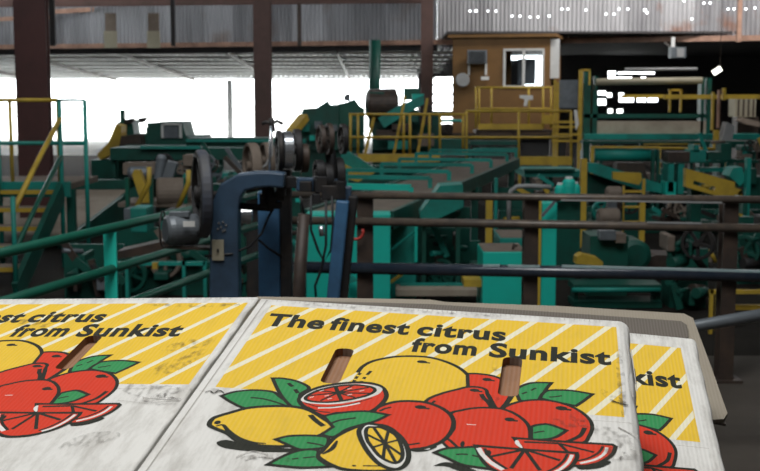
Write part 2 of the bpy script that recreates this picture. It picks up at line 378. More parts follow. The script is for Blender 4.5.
def ink(name, col, flute=.10, dirt=.25, dcol=(.25, .22, .18), rough=.75, dscale=16, lo=.5):
    m = bpy.data.materials.new(name); m.use_nodes = True; nt = m.node_tree; N = nt.nodes; L = nt.links
    p = N['Principled BSDF']; p.inputs['Roughness'].default_value = rough; p.inputs['Specular IOR Level'].default_value = .25
    tc = N.new('ShaderNodeTexCoord')
    no = N.new('ShaderNodeTexNoise'); no.inputs['Scale'].default_value = dscale; no.inputs['Detail'].default_value = 9; no.inputs['Roughness'].default_value = .72
    mp = N.new('ShaderNodeMapping'); mp.inputs['Scale'].default_value = (2.6, .7, 1); L.new(tc.outputs['Object'], mp.inputs[0]); L.new(mp.outputs[0], no.inputs[0])
    r = N.new('ShaderNodeMapRange'); r.inputs['From Min'].default_value = lo; r.inputs['From Max'].default_value = lo + .25; r.inputs['To Max'].default_value = dirt; L.new(no.outputs['Fac'], r.inputs['Value'])
    wv = N.new('ShaderNodeTexWave'); wv.inputs['Scale'].default_value = 62; wv.bands_direction = 'X'; wv.inputs['Distortion'].default_value = .6; wv.inputs['Detail Scale'].default_value = .3; L.new(tc.outputs['Object'], wv.inputs[0])
    a = N.new('ShaderNodeMix'); a.data_type = 'RGBA'; a.inputs['A'].default_value = (*col, 1); a.inputs['B'].default_value = (*[c * (1 - flute) + flute * .75 for c in col], 1)
    fm = N.new('ShaderNodeMath'); fm.operation = 'MULTIPLY'; fm.inputs[1].default_value = 1.0; L.new(wv.outputs['Fac'], fm.inputs[0]); L.new(fm.outputs[0], a.inputs['Factor'])
    b = N.new('ShaderNodeMix'); b.data_type = 'RGBA'; L.new(a.outputs['Result'], b.inputs['A']); b.inputs['B'].default_value = (*dcol, 1); L.new(r.outputs[0], b.inputs['Factor'])
    L.new(b.outputs['Result'], p.inputs['Base Color'])
    bp = N.new('ShaderNodeBump'); bp.inputs['Strength'].default_value = .35; bp.inputs['Distance'].default_value = .0006; L.new(wv.outputs['Fac'], bp.inputs['Height']); L.new(bp.outputs['Normal'], p.inputs['Normal'])
    return m
INK = [ink('white_board', (.70, .69, .665), .03, .7, (.33, .31, .28), dscale=13, lo=.45), ink('yellow_ink', (.76, .49, .028), .045, .35, (.45, .32, .06)), ink('pale_stripe', (.78, .74, .56), .03, .35, (.5, .45, .33)),
       ink('black_ink', (.018, .02, .014), .0, .3, (.06, .055, .04)), ink('red_ink', (.63, .036, .010), .02, .3, (.38, .04, .02)), ink('green_ink', (.025, .25, .075), .03, .3, (.03, .13, .05)),
       ink('brown_kraft', (.29, .145, .075), .05, .4, (.09, .055, .035)), ink('edge_grey', (.42, .39, .36), .3, .5, (.15, .13, .11)), ink('red_under_white', (.72, .70, .68), .03, .4, (.5, .47, .43))]
def smudge_mat():
    m = bpy.data.materials.new('dirt_smear'); m.use_nodes = True; N = m.node_tree.nodes; L = m.node_tree.links
    p = N['Principled BSDF']; p.inputs['Base Color'].default_value = (.10, .085, .07, 1); p.inputs['Roughness'].default_value = .9
    tc = N.new('ShaderNodeTexCoord'); mp = N.new('ShaderNodeMapping'); mp.inputs['Scale'].default_value = (1.6, 1, 1); no = N.new('ShaderNodeTexNoise'); no.inputs['Scale'].default_value = 75; no.inputs['Detail'].default_value = 8
    L.new(tc.outputs['Object'], mp.inputs[0]); L.new(mp.outputs[0], no.inputs[0])
    r = N.new('ShaderNodeMapRange'); r.inputs['From Min'].default_value = .46; r.inputs['From Max'].default_value = .74; r.inputs['To Max'].default_value = .5
    L.new(no.outputs['Fac'], r.inputs['Value']); L.new(r.outputs[0], p.inputs['Alpha']); return m
INK.append(smudge_mat())
WHT, YEL, PAL, BLK, RED, GRN, BRN, EDG, WH2, SMU = range(10)

def smooth(pts, closed=True, n=6):
    P = [Vector(p[:2]) for p in pts]; out = []; N_ = len(P)
    rng = range(N_) if closed else range(N_ - 1)
    for i in rng:
        p1 = P[i]; p2 = P[(i + 1) % N_]
        p0 = P[i - 1] if (closed or i > 0) else p1
        p3 = P[(i + 2) % N_] if (closed or i + 2 < N_) else p2
        c1 = len(pts[i]) > 2; c2 = len(pts[(i + 1) % N_]) > 2     # a third entry marks a sharp corner
        m1 = (p2 - p1) * .5 if c1 else (p2 - p0) * .5
        m2 = (p2 - p1) * .5 if c2 else (p3 - p1) * .5
        for k in range(n):
            t = k / n; h = t * t * (3 - 2 * t)
            out.append(p1 * (2 * t ** 3 - 3 * t * t + 1) + m1 * (t ** 3 - 2 * t * t + t) + p2 * (3 * t * t - 2 * t ** 3) + m2 * (t ** 3 - t * t))
    if not closed: out.append(P[-1])
    return out

class Art:
    def __init__(s): s.bm = bmesh.new(); s.z = .00001
    def lay(s): s.z += .000004
    def face(s, pts, m):
        vs = [s.bm.verts.new((p[0], p[1], s.z)) for p in pts]
        es = [s.bm.edges.new((vs[i], vs[(i + 1) % len(vs)])) for i in range(len(vs))]
        r = bmesh.ops.triangle_fill(s.bm, use_beauty=True, use_dissolve=False, edges=es, normal=(0, 0, 1))
        for g in r['geom']:
            if isinstance(g, bmesh.types.BMFace):
                g.material_index = m
                if g.normal.z < 0: g.normal_flip()
    def fill(s, px, m, sm=True):
        s.lay(); L_ = [loc(*p[:2]) for p in px]; q = [(a.x, a.y) + tuple(p[2:]) for a, p in zip(L_, px)]
        s.face(smooth(q) if sm else q, m)
    def ribbon(s, pts, w, m, closed=False):
        s.lay(); n = len(pts); pts = [Vector(p[:2]) for p in pts]; Lr = []
        for i, p in enumerate(pts):
            a = pts[i - 1] if (closed or i > 0) else None; b = pts[(i + 1) % n] if (closed or i < n - 1) else None
            d1 = (p - a).normalized() if a is not None and (p - a).length > 1e-7 else None; d2 = (b - p).normalized() if b is not None and (b - p).length > 1e-7 else None
            d1 = d1 or d2; d2 = d2 or d1
            t = (d1 + d2); t = t.normalized() if t.length > .2 else d1
            nn = Vector((-t.y, t.x)); k = min(1 / max(abs(nn.dot(Vector((-d1.y, d1.x)))), .5), 1.8)
            ww = w[i] if isinstance(w, (list, tuple)) else w
            Lr.append((s.bm.verts.new((*(p + nn * ww / 2 * k), s.z)), s.bm.verts.new((*(p - nn * ww / 2 * k), s.z))))
        for i in range(n if closed else n - 1):
            A = Lr[i]; B = Lr[(i + 1) % n]
            try:
                f = s.bm.faces.new((A[1], B[1], B[0], A[0])); f.material_index = m
            except ValueError: pass
    def line(s, px, w=.0042, m=BLK, sm=True, closed=False, taper=False):
        L_ = [loc(*p[:2]) for p in px]; q = [(a.x, a.y) + tuple(p[2:]) for a, p in zip(L_, px)]
        pts = smooth(q, closed) if sm and len(q) > 2 or closed else q
        n = len(pts)
        if taper: w = [w * (.35 + .65 * math.sin(math.pi * min(max(i / (n - 1), .0), 1))) for i in range(n)]
        s.ribbon(pts, w, m, closed)
    def shape(s, px, m, w=.0042, sm=True):
        s.fill(px, m, sm); s.line(px, w, BLK, sm, True)
    def dot(s, x, y, a, b, m=BLK, z=None):
        c = loc(x, y); s.lay(); s.face([(c.x + a * math.cos(t * .524), c.y + b * math.sin(t * .524)) for t in range(12)], m)
    def ev(s, x, y, a=.005, b=.005):
        s.dot(x, y, a, b); c = loc(x, y); s.ribbon([(c.x, c.y - b * .3), (c.x + a * 1.6, c.y - b * .5)], b * .8, BLK)
    def text(s, word, u0, u1, base, cap):
        cu = bpy.data.curves.new('t', 'FONT'); cu.body = word; cu.size = 1; cu.offset = .040; cu.space_character = 1.08; cu.resolution_u = 4
        ob = bpy.data.objects.new('t', cu); COL.objects.link(ob); bpy.context.view_layer.update()
        me = ob.to_mesh(); vs = [v.co.copy() for v in me.vertices]; xa = min(v.x for v in vs); xb = max(v.x for v in vs)
        sx = (u1 - u0) / (xb - xa); sy = cap / .70; s.lay()
        V = [s.bm.verts.new((u0 + (v.x - xa) * sx, base + v.y * sy, s.z)) for v in vs]
        for f in me.polygons:
            try:
                g = s.bm.faces.new([V[i] for i in f.vertices]); g.material_index = BLK
            except ValueError: pass
        ob.to_mesh_clear(); bpy.data.objects.remove(ob); bpy.data.curves.remove(cu)

YV = -.241
U0S = [.0095, .0539, .1002, .1436, .1895, .2334, .2748, .3231, .3659, .4112, .4602, .5078, .5565]
def clip_stripe(u0, umax, w=.0078, yv=-.241):
    poly = [(u0 + .5 * t_ + sgn * w * .56, t_) for t_, sgn in ((.01, -1), (.01, 1), (-.3, 1), (-.3, -1))]
    def clip(P, f, inter):
        out = []
        for i in range(len(P)):
            a, b = P[i - 1], P[i]; fa, fb = f(a), f(b)
            if (fa >= 0) != (fb >= 0): t = fa / (fa - fb); out.append((a[0] + (b[0] - a[0]) * t, a[1] + (b[1] - a[1]) * t))
            if fb >= 0: out.append(b)
        return out
    for f in (lambda p: p[0], lambda p: umax - p[0], lambda p: -p[1], lambda p: p[1] - yv): poly = clip(poly, f, None) if poly else poly
    return poly

SLOTS = [(.1050, .1262, -.1180, -.2120), (.2930, .3145, -.1110, -.2120)]
def octa(sl):
    a, b, t, m_ = sl; c = .0075; q = []
    for cx, cy, a0 in ((b - c, t - c, 90), (b - c, m_ + c, 0), (a + c, m_ + c, -90), (a + c, t - c, -180)):
        for k in range(4): g = math.radians(a0 - 30 * k); q.append((cx + c * math.cos(g), cy + c * math.sin(g)))
    return q

def make_art(umax, yv=-.241):
    YV = yv
    A = Art()
    A.face([(0, 0), (umax, 0), (umax + .001, YV), (0, YV)], YEL)
    A.lay()
    for u0 in U0S:
        p = clip_stripe(u0, umax, yv=yv)
        if len(p) > 2: A.face(p, PAL)
    A.lay(); A.ribbon([(-.014, YV - .012), (umax + .01, YV - .012)], .0009, EDG)
    A.text('The', .0065, .0775, -.0648, .0375); A.text('finest', .0840, .1795, -.0648, .0375); A.text('citrus', .1885, .2925, -.0640, .0375)
    A.text('from', .1880, .2625, -.1122, .0375); A.text('Sunkist', .2765, .4115, -.1125, .0385)
    # grapefruit behind
    gf = [(357.6, 372.6), (363, 366.3), (374, 360.8), (394.7, 356.8), (415.8, 356.3), (431.6, 357.8), (447.4, 362.3), (460, 368.4), (467.9, 375.5), (470.3, 382.6), (467, 387.5), (444.2, 393), (425, 401), (400, 403), (380, 402), (355, 382)]
    A.fill(gf, YEL); A.line(gf[:11], .0048)
    for a, b in (((360.5, 373), (358.5, 375)), ((357.5, 376.3), (355.5, 378.8)), ((354.8, 380), (353.5, 382)), ((371, 371), (367, 375)), ((365, 377), (363.5, 379)), ((362, 381), (361, 383))): A.line([a, b], .0036)
    A.ev(422, 361.8, .0058, .0040)
    # leaves top right
    A.shape([(516, 392, 1), (519.3, 387.2), (532.2, 382.9), (551.5, 382.9, 1), (546, 389.3), (541, 398), (530, 402), (519.3, 400, 1)], GRN)
    A.line([(522, 394), (527, 392)], .0026); A.line([(531, 390.5), (536, 388)], .0026)
    A.shape([(540, 398, 1), (542.9, 393.6), (549.3, 390.4), (570.8, 390.6), (592.6, 394.2, 1), (583.6, 401), (576, 406, 1), (551.5, 401)], GRN)
    A.line([(549, 397.2), (555, 396.8), (562, 395.8)], .0026)
    # upper right orange with its stalk strip
    A.shape([(467.5, 373.7, 1), (479, 373.9), (493, 376), (503, 380), (511, 386), (514, 392), (510.5, 399), (503, 408.5, 1), (496, 408), (485, 391), (468, 388, 1)], RED)
    A.ev(487, 379.6, .0052, .0042)
    A.line([(511.5, 393), (510, 398), (506, 404), (502, 408.5)], .0056)
    # middle long red fruit
    A.shape([(425.3, 401.8, 1), (431, 397.6), (444.2, 392.8), (456, 389.8), (467.9, 387.1), (479, 387.4), (486, 390), (488, 395.8), (496.3, 408.6, 1), (480, 410), (452, 414.5, 1), (438, 407)], RED)
    A.ev(474.5, 390.4, .0052, .0040)
    A.line([(481.3, 394.2), (484, 398.5), (488, 402), (491.6, 407.6)], .0052); A.line([(432, 403.5), (435, 400.8)], .0030)
    # right orange
    A.shape([(503, 408.6), (517, 402.4), (534.3, 400), (551.5, 401), (570.8, 406.4), (585.8, 415.6), (592.2, 425.7), (589, 436.5), (581.5, 443.2), (549.3, 445), (529, 443), (522, 425), (513, 413)], RED)
    A.ev(561.5, 408.4, .0062, .0050)
    A.line([(584.7, 427.9), (579.8, 436), (566.5, 442)], .0048)
    # centre orange
    A.shape([(450.5, 414.4), (461.6, 410.4), (477.4, 408), (497.9, 408.4), (510.5, 411.8), (521.6, 418.3), (528.7, 426.4), (530.2, 438), (528, 450), (505, 455), (477.4, 455), (462, 450), (448, 441), (444, 436), (453.7, 428.6)], RED)
    A.ev(509.6, 419.6, .0052, .0045); A.line([(466.5, 424.5), (476, 425)], .0012, WH2)
    A.shape([(442.6, 441), (447, 438.6), (457, 447), (458, 449.5), (450, 448.5), (445, 445)], RED, .0034)
    A.dot(462.5, 444.2, .0022, .006)
    # leaf by the right orange
    A.shape([(531, 427, 1), (538, 425), (549.3, 424.7), (566.5, 430.7, 1), (555.7, 437.4), (543, 439.7), (531, 439.6, 1)], GRN)
    A.line([(534, 433.2), (539, 432), (544.5, 431.4)], .0026)
    # shadows on the board
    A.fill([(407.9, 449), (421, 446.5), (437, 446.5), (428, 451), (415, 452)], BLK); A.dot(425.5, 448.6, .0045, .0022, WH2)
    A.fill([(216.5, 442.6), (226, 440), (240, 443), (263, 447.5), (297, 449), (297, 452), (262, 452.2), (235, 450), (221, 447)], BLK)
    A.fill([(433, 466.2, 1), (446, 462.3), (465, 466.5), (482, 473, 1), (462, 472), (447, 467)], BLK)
    # big left orange
    A.shape([(374, 411.2), (379.5, 406.7), (392, 402.7), (403, 401.3), (419, 401.7), (431.6, 404.1), (442.6, 408.8), (450.5, 415), (453.6, 422.3), (451.3, 431.7), (442.6, 441.2), (428.4, 447.2), (415.8, 449.2), (405, 448.6), (395, 432), (382.6, 425.4), (368, 424)], RED, .0050)
    A.ev(420.5, 407.3, .0060, .0045); A.line([(379.5, 411.4), (385, 408.8), (391.3, 407.5)], .0030); A.line([(406.3, 445.4), (413, 444.4), (419.7, 443.3)], .0030)
    # long leaf and small leaf at the upper left
    A.shape([(221.3, 396, 1), (234.7, 392), (253.7, 390.3), (272.6, 392), (280, 397), (290, 406), (268, 407.6), (245.8, 408.4), (231.6, 402.6)], GRN)
    A.line([(250.5, 397.8), (261, 398.7), (272, 401.2), (286, 405.8)], .0030)
    A.shape([(272.6, 378.4, 1), (283.7, 378.7), (297.9, 381.8), (309, 388.2), (300, 395.3), (303.5, 408.2), (293, 407.4), (283.7, 399), (277.4, 389)], GRN)
    A.line([(288.2, 383.3), (292.6, 386.8)], .0044); A.line([(295, 389.5), (298, 393.4)], .0044)
    # halved red grapefruit
    A.shape([(299.8, 398.4), (306.3, 392.9), (320.5, 387.2), (339.5, 383.9), (360, 382.6), (375.8, 384.6), (384, 389.4), (386.3, 396.8), (381, 404.6), (369.5, 412), (352, 413.2), (336.3, 413.4), (323.7, 416.2), (309.5, 409.8), (301, 404)], RED, .0052)
    A.fill([(301.2, 399), (307.5, 393.6), (321, 388.3), (340, 384.9), (360, 383.9), (374.8, 385.6), (382, 388.6), (381.2, 392), (375.8, 395.6), (360, 400.4), (338, 404.2), (315.8, 404.2), (303.2, 402)], WHT)
    A.line([(304, 402.6), (318, 407), (332, 407), (347, 405), (360, 401.8), (372, 398.2)], .0016, BLK); A.line([(318, 408.2), (332, 407.9), (347, 405.9), (360, 403.2)], .0026, WH2)
    A.line([(307, 407), (318, 411.3), (330, 412.7)], .0022)
    A.shape([(305.5, 398.4), (314.2, 392.3), (331.6, 387.4), (352, 385.2), (369.5, 386.8), (375, 390.5), (368, 395.3), (352, 399.4), (331.6, 402.3), (312.6, 401.7)], RED, .0040)
    C = (338, 393)
    for q in ((308, 396), (316, 390.4), (335.5, 386.8), (353, 385.6), (369, 387.6), (371, 393.7), (355, 397.8), (341.8, 401.2), (320.5, 401)): A.line([C, q], .0046 if abs(q[0] - 339) < 5 else .0028, sm=False)
    for q in ((312, 397.5), (322, 391), (327, 396), (350, 389), (362, 391), (350, 395), (330, 399)): A.line([(q[0] - 2.5, q[1] + .5), (q[0] + 2, q[1] - .6)], .0012, WH2, sm=False)
    # whole lemon
    A.shape([(209.5, 425.3), (211.8, 419.9), (217.4, 416.8), (231.6, 412.6), (247.4, 408.4), (268, 406.6), (288.4, 406.6), (303, 408.6), (312.6, 412.2), (323.7, 419.1), (333.2, 426), (330, 431.7), (319, 435.9), (305, 440), (290, 446), (263.7, 446.2), (240, 442), (227, 433.5), (215.8, 429)], YEL, .0054)
    A.dot(217.5, 422.8, .0033, .0042)
    A.line([(216, 426.5), (223, 425.4), (228.4, 431.2), (238, 438), (252, 442.6), (266, 443.9)], .0050, taper=True)
    A.line([(310.3, 415.2), (316, 421), (323.5, 426.4)], .0058)
    # middle leaf under the grapefruit half
    A.shape([(323.7, 416.8, 1), (333, 414.2), (353.7, 411.9), (369.5, 411.9), (388.4, 415.2, 1), (375.8, 421.3), (363, 424.7), (347.4, 429.4), (334, 437), (321, 435, 1), (333, 427.3, 1)], GRN)
    A.line([(329.2, 424.6), (339.5, 420.7), (356, 418.2)], .0032)
    # halved lemon
    A.shape([(317.6, 455.6), (322.5, 451), (328.4, 444.4), (334.7, 438), (347.4, 431), (360, 427), (374, 430), (392, 450), (400, 466), (390, 470.6), (368, 471.4), (344, 469.5), (331, 465), (322, 460)], YEL, .0050)
    A.line([(337.2, 441), (332, 449), (322.5, 454.6)], .0050, taper=True); A.line([(363, 466.2), (382, 466.4)], .0022); A.line([(352, 466), (356, 466.2)], .0030)
    A.shape([(359.2, 434.9), (361, 427.8), (367, 424.2), (379.5, 425.6), (392, 430.2), (402.6, 439.6), (408, 450.7), (408, 460.2), (402.6, 467.4), (393.7, 469.6), (379.5, 464.5), (366.8, 450.7)], WHT, .0052)
    A.shape([(365.8, 432.5), (368, 427.9), (374, 427.6), (381, 428), (388.5, 431.2), (396, 436), (400, 443), (402.6, 452.3), (401.4, 459.8), (395.3, 463.6), (385.6, 460.4), (378, 455), (372.5, 448), (367.5, 441)], YEL, .0040)
    C = (385, 443.8)
    for q in ((373.5, 427.8), (388.5, 431), (399.5, 440), (402.4, 456), (396, 463.4), (383, 459.8), (372.5, 448), (366, 434.5)): A.line([C, q], .0034, sm=False)
    # lower leaves
    A.shape([(267.6, 464.9, 1), (279.5, 458.4), (292, 453), (306, 450), (318, 451), (318, 457.6), (322, 461.9), (330, 467, 1), (303, 468), (284, 466.6)], GRN)
    A.line([(292, 459.6), (298.5, 458.7)], .0026); A.line([(303, 458.4), (315, 457.2)], .0024)
    A.shape([(275.5, 439.8, 1), (287.4, 436.7), (303, 435.9), (322, 436.6), (328.6, 439.2), (325.3, 447.3), (309.5, 449.7), (298.4, 449.6), (287.4, 445)], GRN)
    A.line([(307, 443.1), (315, 444.2), (323.7, 446.2)], .0028)
    # lower middle leaf
    A.shape([(434.7, 453, 1), (445.8, 449), (461.6, 448), (478, 448), (484, 457), (493, 465), (502, 471, 1), (480, 468), (461.6, 464.9), (445.8, 457.8)], GRN)
    A.line([(456, 455), (462, 454.6), (468, 455)], .0028); A.line([(472, 455.6), (479, 457.5)], .0028)
    # back slice
    A.fill([(577, 466), (590, 465.5), (604, 461), (611, 463), (598, 468.5), (580, 469.5)], BLK)
    A.shape([(514, 438.4, 1), (560, 442), (612, 445, 1), (615.6, 447, 1), (612, 455), (600, 462.8), (586, 466.2), (574, 466, 1), (556, 460), (524, 452, 1)], RED, .0042)
    A.line([(517, 440.6), (517.5, 444), (522, 448.4)], .0046, WH2, taper=True)
    A.line([(607, 448), (604, 454.4), (595, 460), (580, 463.8)], .0032, WH2); A.line([(603, 446.8), (598.5, 453.2), (588, 458.8), (576, 461.6)], .0028)
    for q in ((524, 442.4), (569, 454), (594, 452.8)): A.line([(559, 444), q], .0036, sm=False)
    A.line([(514, 438.6), (612, 445.2)], .0040, sm=False)
    # front slice
    A.shape([(475.4, 446, 1), (524, 450), (564, 452.6), (576.5, 453.4, 1), (577, 458), (571, 467), (560, 473), (540, 478), (515, 478), (498, 472.5), (484, 463)], RED, .0044)
    A.line([(478.5, 448.4), (482.5, 455), (490, 462.5), (503, 470.4)], .0050, WH2); A.line([(484.6, 448.8), (487.5, 454.5), (494.5, 461.5), (507, 469.6)], .0034)
    A.line([(572, 455.4), (568, 463), (559, 470.5), (549, 474)], .0034, WH2); A.line([(567.6, 454.6), (563, 462), (554, 469), (545, 473)], .0030)
    for q in ((491.5, 457), (511, 469), (540, 471), (560, 461)): A.line([(524.7, 450), q], .0040, sm=False)
    A.line([(475.4, 446.4), (576.5, 453.8)], .0042, sm=False)
    A.dot(488, 453.5, .0032, .006)
    return A

def carton(F, umax, rect, zbot, label, edge, slots=True, yv=-.241, smears=(), marks=()):
    """closed carton: body, printed top panel with hand slots, kraft lining seen through the slots"""
    u0, u1, v1, v0 = rect
    root = bpy.data.objects.new('citrus_carton', None); COL.objects.link(root); root.matrix_world = F
    tag(root, label, 'cardboard box')
    # body: rounded long edges
    zb = zbot if callable(zbot) else (lambda u, v: zbot)
    r = edge; prof = []
    for k in range(6):
        a = math.pi / 2 * k / 5; prof.append((u0 + .0012 * (1 - math.sin(a)), -.0012 * (1 - math.cos(a))))
    prof = prof[::-1]
    R_ = [(u1 - r * (1 - math.sin(math.pi / 2 * k / 6)), -r * (1 - math.cos(math.pi / 2 * k / 6))) for k in range(7)]
    sec = prof + R_          # from left side over the top to the right side
    bm = bmesh.new(); rings = []
    nv = 24
    for j in range(nv + 1):
        v = v1 + (v0 - v1) * j / nv
        wob = .0007 * math.sin(j * 2.1) + .0005 * math.sin(j * 5.3 + 1)
        ring = []
        for (u, z) in sec: ring.append(bm.verts.new((u + (wob if u > u1 - r else 0), v, z)))
        bl = bm.verts.new((u1, v, zb(u1, v))); br = bm.verts.new((u0, v, zb(u0, v)))
        rings.append(ring + [bl, br])
    for A_, B_ in zip(rings, rings[1:]):
        n_ = len(A_)
        for k in range(n_):
            f = bm.faces.new((A_[k], A_[(k + 1) % n_], B_[(k + 1) % n_], B_[k]))
            f.material_index = 0; f.smooth = k < len(sec) - 1
    bm.faces.new(rings[0]); bm.faces.new(rings[-1][::-1])
    def cut(bm_, z_only=False):
        for sl in SLOTS:
            q = octa(sl)
            for i in range(len(q)):
                a = Vector((*q[i], 0)); b = Vector((*q[(i + 1) % len(q)], 0)); n = (b - a).cross(Vector((0, 0, 1))).normalized()
                geom = [f for f in bm_.faces if abs(f.normal.z) > .5 and f.calc_center_median().z > -.02]
                ge = set(e for f in geom for e in f.edges); gv = set(v for f in geom for v in f.verts)
                bmesh.ops.bisect_plane(bm_, geom=geom + list(ge) + list(gv), plane_co=a, plane_no=n, dist=1e-7)
            def inside(c):
                for i in range(len(q)):
                    ax, ay = q[i]; bx, by = q[(i + 1) % len(q)]
                    if (bx - ax) * (c.y - ay) - (by - ay) * (c.x - ax) > 0: return False
                return True
            dl = [f for f in bm_.faces if abs(f.normal.z) > .5 and f.calc_center_median().z > -.02 and inside(f.calc_center_median())]
            bmesh.ops.delete(bm_, geom=dl, context='FACES')
    bmesh.ops.recalc_face_normals(bm, faces=bm.faces)
    if slots: cut(bm)
    me = bpy.data.meshes.new('carton_body'); bm.to_mesh(me); bm.free()
    for m_ in INK: me.materials.append(m_)
    b_ = bpy.data.objects.new('carton_body', me); COL.objects.link(b_); b_.parent = root
    # printed panel
    A = make_art(umax, yv)
    A.lay(); e = .0022; 
    # creases of the panel edge and greyed far lip
    A.lay(); A.ribbon([(u0 + .0085, v1 - .004), (u0 + .0085, v0 + .01)], .0007, EDG)
    rnd = random.Random(int(umax * 1000))
    for k in range(70):     # little torn nicks along the far lip
        u = u0 + .01 + (u1 - u0 - .04) * k / 70; A.ribbon([(u, v1 - .002), (u + rnd.uniform(-.0006, .0006), v1 - .004 - rnd.random() * .005)], .0007, EDG)
    for sm_ in smears:
        q_ = smooth([(v.x, v.y) for v in (loc(x, y, 0, F) for x, y in sm_[0])], False); q_ = [(min(max(v.x, u0 + .012), u1 - .016), v.y) for v in q_]; n_ = len(q_)
        A.lay(); A.ribbon(q_, [sm_[1] * (.3 + .7 * math.sin(math.pi * i / (n_ - 1))) for i in range(n_)], SMU)
    for pts_, w_, m_ in marks:
        A.lay(); q_ = [loc(x, y, 0, F) for x, y in pts_]; A.ribbon(smooth([(v.x, v.y) for v in q_], False) if len(q_) > 2 else [(v.x, v.y) for v in q_], w_, m_)
    if slots: cut(A.bm)
    me = bpy.data.meshes.new('printed_panel'); A.bm.to_mesh(me); A.bm.free()
    for k_ in INK: me.materials.append(k_)
    p_ = bpy.data.objects.new('printed_panel', me); COL.objects.link(p_); p_.parent = root
    p_['label'] = 'printed citrus artwork with lettering on yellow striped panel'
    if slots:
        for sl in SLOTS:
            q = octa(sl); bm = bmesh.new(); T_ = [bm.verts.new((x, y, .0)) for x, y in q]; K = [bm.verts.new((x, y, -.009)) for x, y in q]
            for i in range(len(q)):
                f = bm.faces.new((T_[i], T_[(i + 1) % len(q)], K[(i + 1) % len(q)], K[i])); f.material_index = 1 if i in (15, 0, 1, 2) else 0
            f = bm.faces.new(K); f.material_index = 0
            me = bpy.data.meshes.new('hand_slot'); bm.to_mesh(me); bm.free(); me.materials.append(INK[BRN]); me.materials.append(INK[EDG])
            h = bpy.data.objects.new('hand_slot', me); COL.objects.link(h); h.parent = root; h['label'] = 'oval hand hole showing brown board inside'
    return root

BZ = -.235                # bench plane in the main carton's frame
bench_pt = FM @ Vector((0, 0, BZ)); bench_n = (FM.to_3x3() @ Vector((0, 0, 1))).normalized()
def zplane(F, lift):      # height in a carton's own frame of the plane lying 'lift' above the bench
    Fi = F.inverted(); n = Fi.to_3x3() @ bench_n; p = Fi @ (bench_pt + bench_n * lift)
    return lambda u, v: (n.dot(p) - n.x * u - n.y * v) / n.z
carton(FM, .42, (-.0185, .4365, .0195, -.60), -.100, 'citrus carton in the middle whose whole slogan and fruit print shows', .014,
       smears=(([(560, 413), (578, 420), (594, 428)], .022), ([(594, 428), (612, 436), (640, 452)], .026), ([(548, 421), (566, 424), (592, 424)], .018), ([(611, 400), (621, 404), (636, 409)], .012),
               ([(292, 462), (270, 457), (240, 459)], .012), ([(475, 398), (490, 399), (500, 399)], .014), ([(494, 367), (497, 370), (500, 371)], .010),
               ([(204, 393), (214, 391), (226, 393)], .010), ([(622, 350), (626, 380), (630, 420)], .009), ([(600, 460), (620, 455), (640, 462)], .03), ([(300, 305), (400, 311), (500, 317)], .008), ([(600, 390), (612, 398), (626, 404)], .012)),
       marks=(([(612, 401.5), (620, 404), (628, 406)], .0016, BLK), ([(205, 393), (210, 391.5), (214, 394), (219, 391), (224, 393.5)], .0011, BLK), ([(626, 345), (629, 362), (628, 380), (633, 398)], .0010, EDG), ([(631, 350), (634, 372), (637, 392)], .0012, EDG),
              ([(236, 458), (252, 452), (268, 455)], .0010, EDG), ([(245, 461), (258, 457), (275, 459)], .0010, EDG), ([(618, 428), (628, 433), (638, 437)], .0016, EDG)))
carton(FL, .469, (-.030, .4775, .0200, -.62), zplane(FL, .002), 'citrus carton at the left, cut off by the left picture edge', .003, yv=-.252,
       smears=(([(120, 385), (150, 392), (188, 388)], .03), ([(135, 398), (165, 400), (188, 398)], .03), ([(150, 372), (170, 368), (205, 350)], .03), ([(160, 350), (190, 345), (215, 340)], .03), ([(60, 450), (90, 440), (120, 436)], .03), ([(150, 305), (200, 306), (240, 305)], .012), ([(10, 325), (30, 322), (60, 330)], .02)),
       marks=(([(143, 397.5), (165, 399.5), (181, 400)], .0012, WH2), ([(143, 397), (148, 402), (180, 401)], .0010, EDG), ([(118, 401), (150, 404), (176, 404)], .0008, EDG)))
carton(FR, .42, (-.030, .4460, .0310, -.60), zplane(FR, .012), 'citrus carton at the right, mostly under the middle one, ending of the slogan showing', .010)

# flat brown sheets under the cartons
def sheet(pxs, z, th, m, label, name='cardboard_sheet'):
    pts = [loc(x, y, z) for x, y in pxs]
    bm = bmesh.new(); A = [bm.verts.new((p.x, p.y, 0)) for p in pts]; B = [bm.verts.new((p.x, p.y, -th)) for p in pts]
    bm.faces.new(A); bm.faces.new(B[::-1]); n_ = len(pts)
    for i in range(n_): bm.faces.new((A[(i + 1) % n_], A[i], B[i], B[(i + 1) % n_]))
    bmesh.ops.recalc_face_normals(bm, faces=bm.faces)
    me = bpy.data.meshes.new(name); bm.to_mesh(me); bm.free(); me.materials.append(m)
    o = bpy.data.objects.new(name, me); COL.objects.link(o); o.matrix_world = FM @ Matrix.Translation((0, 0, z))
    return tag(o, label, 'cardboard')
KR = ink('tan_kraft', (.27, .235, .185), .04, .4, (.24, .2, .15)); KB = ink('dull_kraft', (.115, .098, .082), .05, .4, (.12, .1, .08))
sheet([(257, 296.5), (430, 299.5), (446, 302), (560, 306), (684, 313.5), (693, 318), (711, 366), (727.5, 413), (724, 419), (560, 430), (240, 330)], BZ + .005, .005, KR, 'pale tan cardboard sheet, lowest and widest, showing behind and right of the cartons')
sheet([(258, 299.5), (430, 304), (560, 312.5), (681, 321), (687, 325), (688, 331), (688, 337), (660, 352), (400, 330), (255, 320)], BZ + .011, .005, KB, 'dull brown cardboard sheet with rounded corner, lying on the tan sheet')
sheet([(560, 360), (692, 330), (706, 366), (722, 408), (726, 424), (712, 421), (560, 440)], BZ - .001, .004, KB, 'third cardboard sheet whose torn corner peeks out at the lower right')
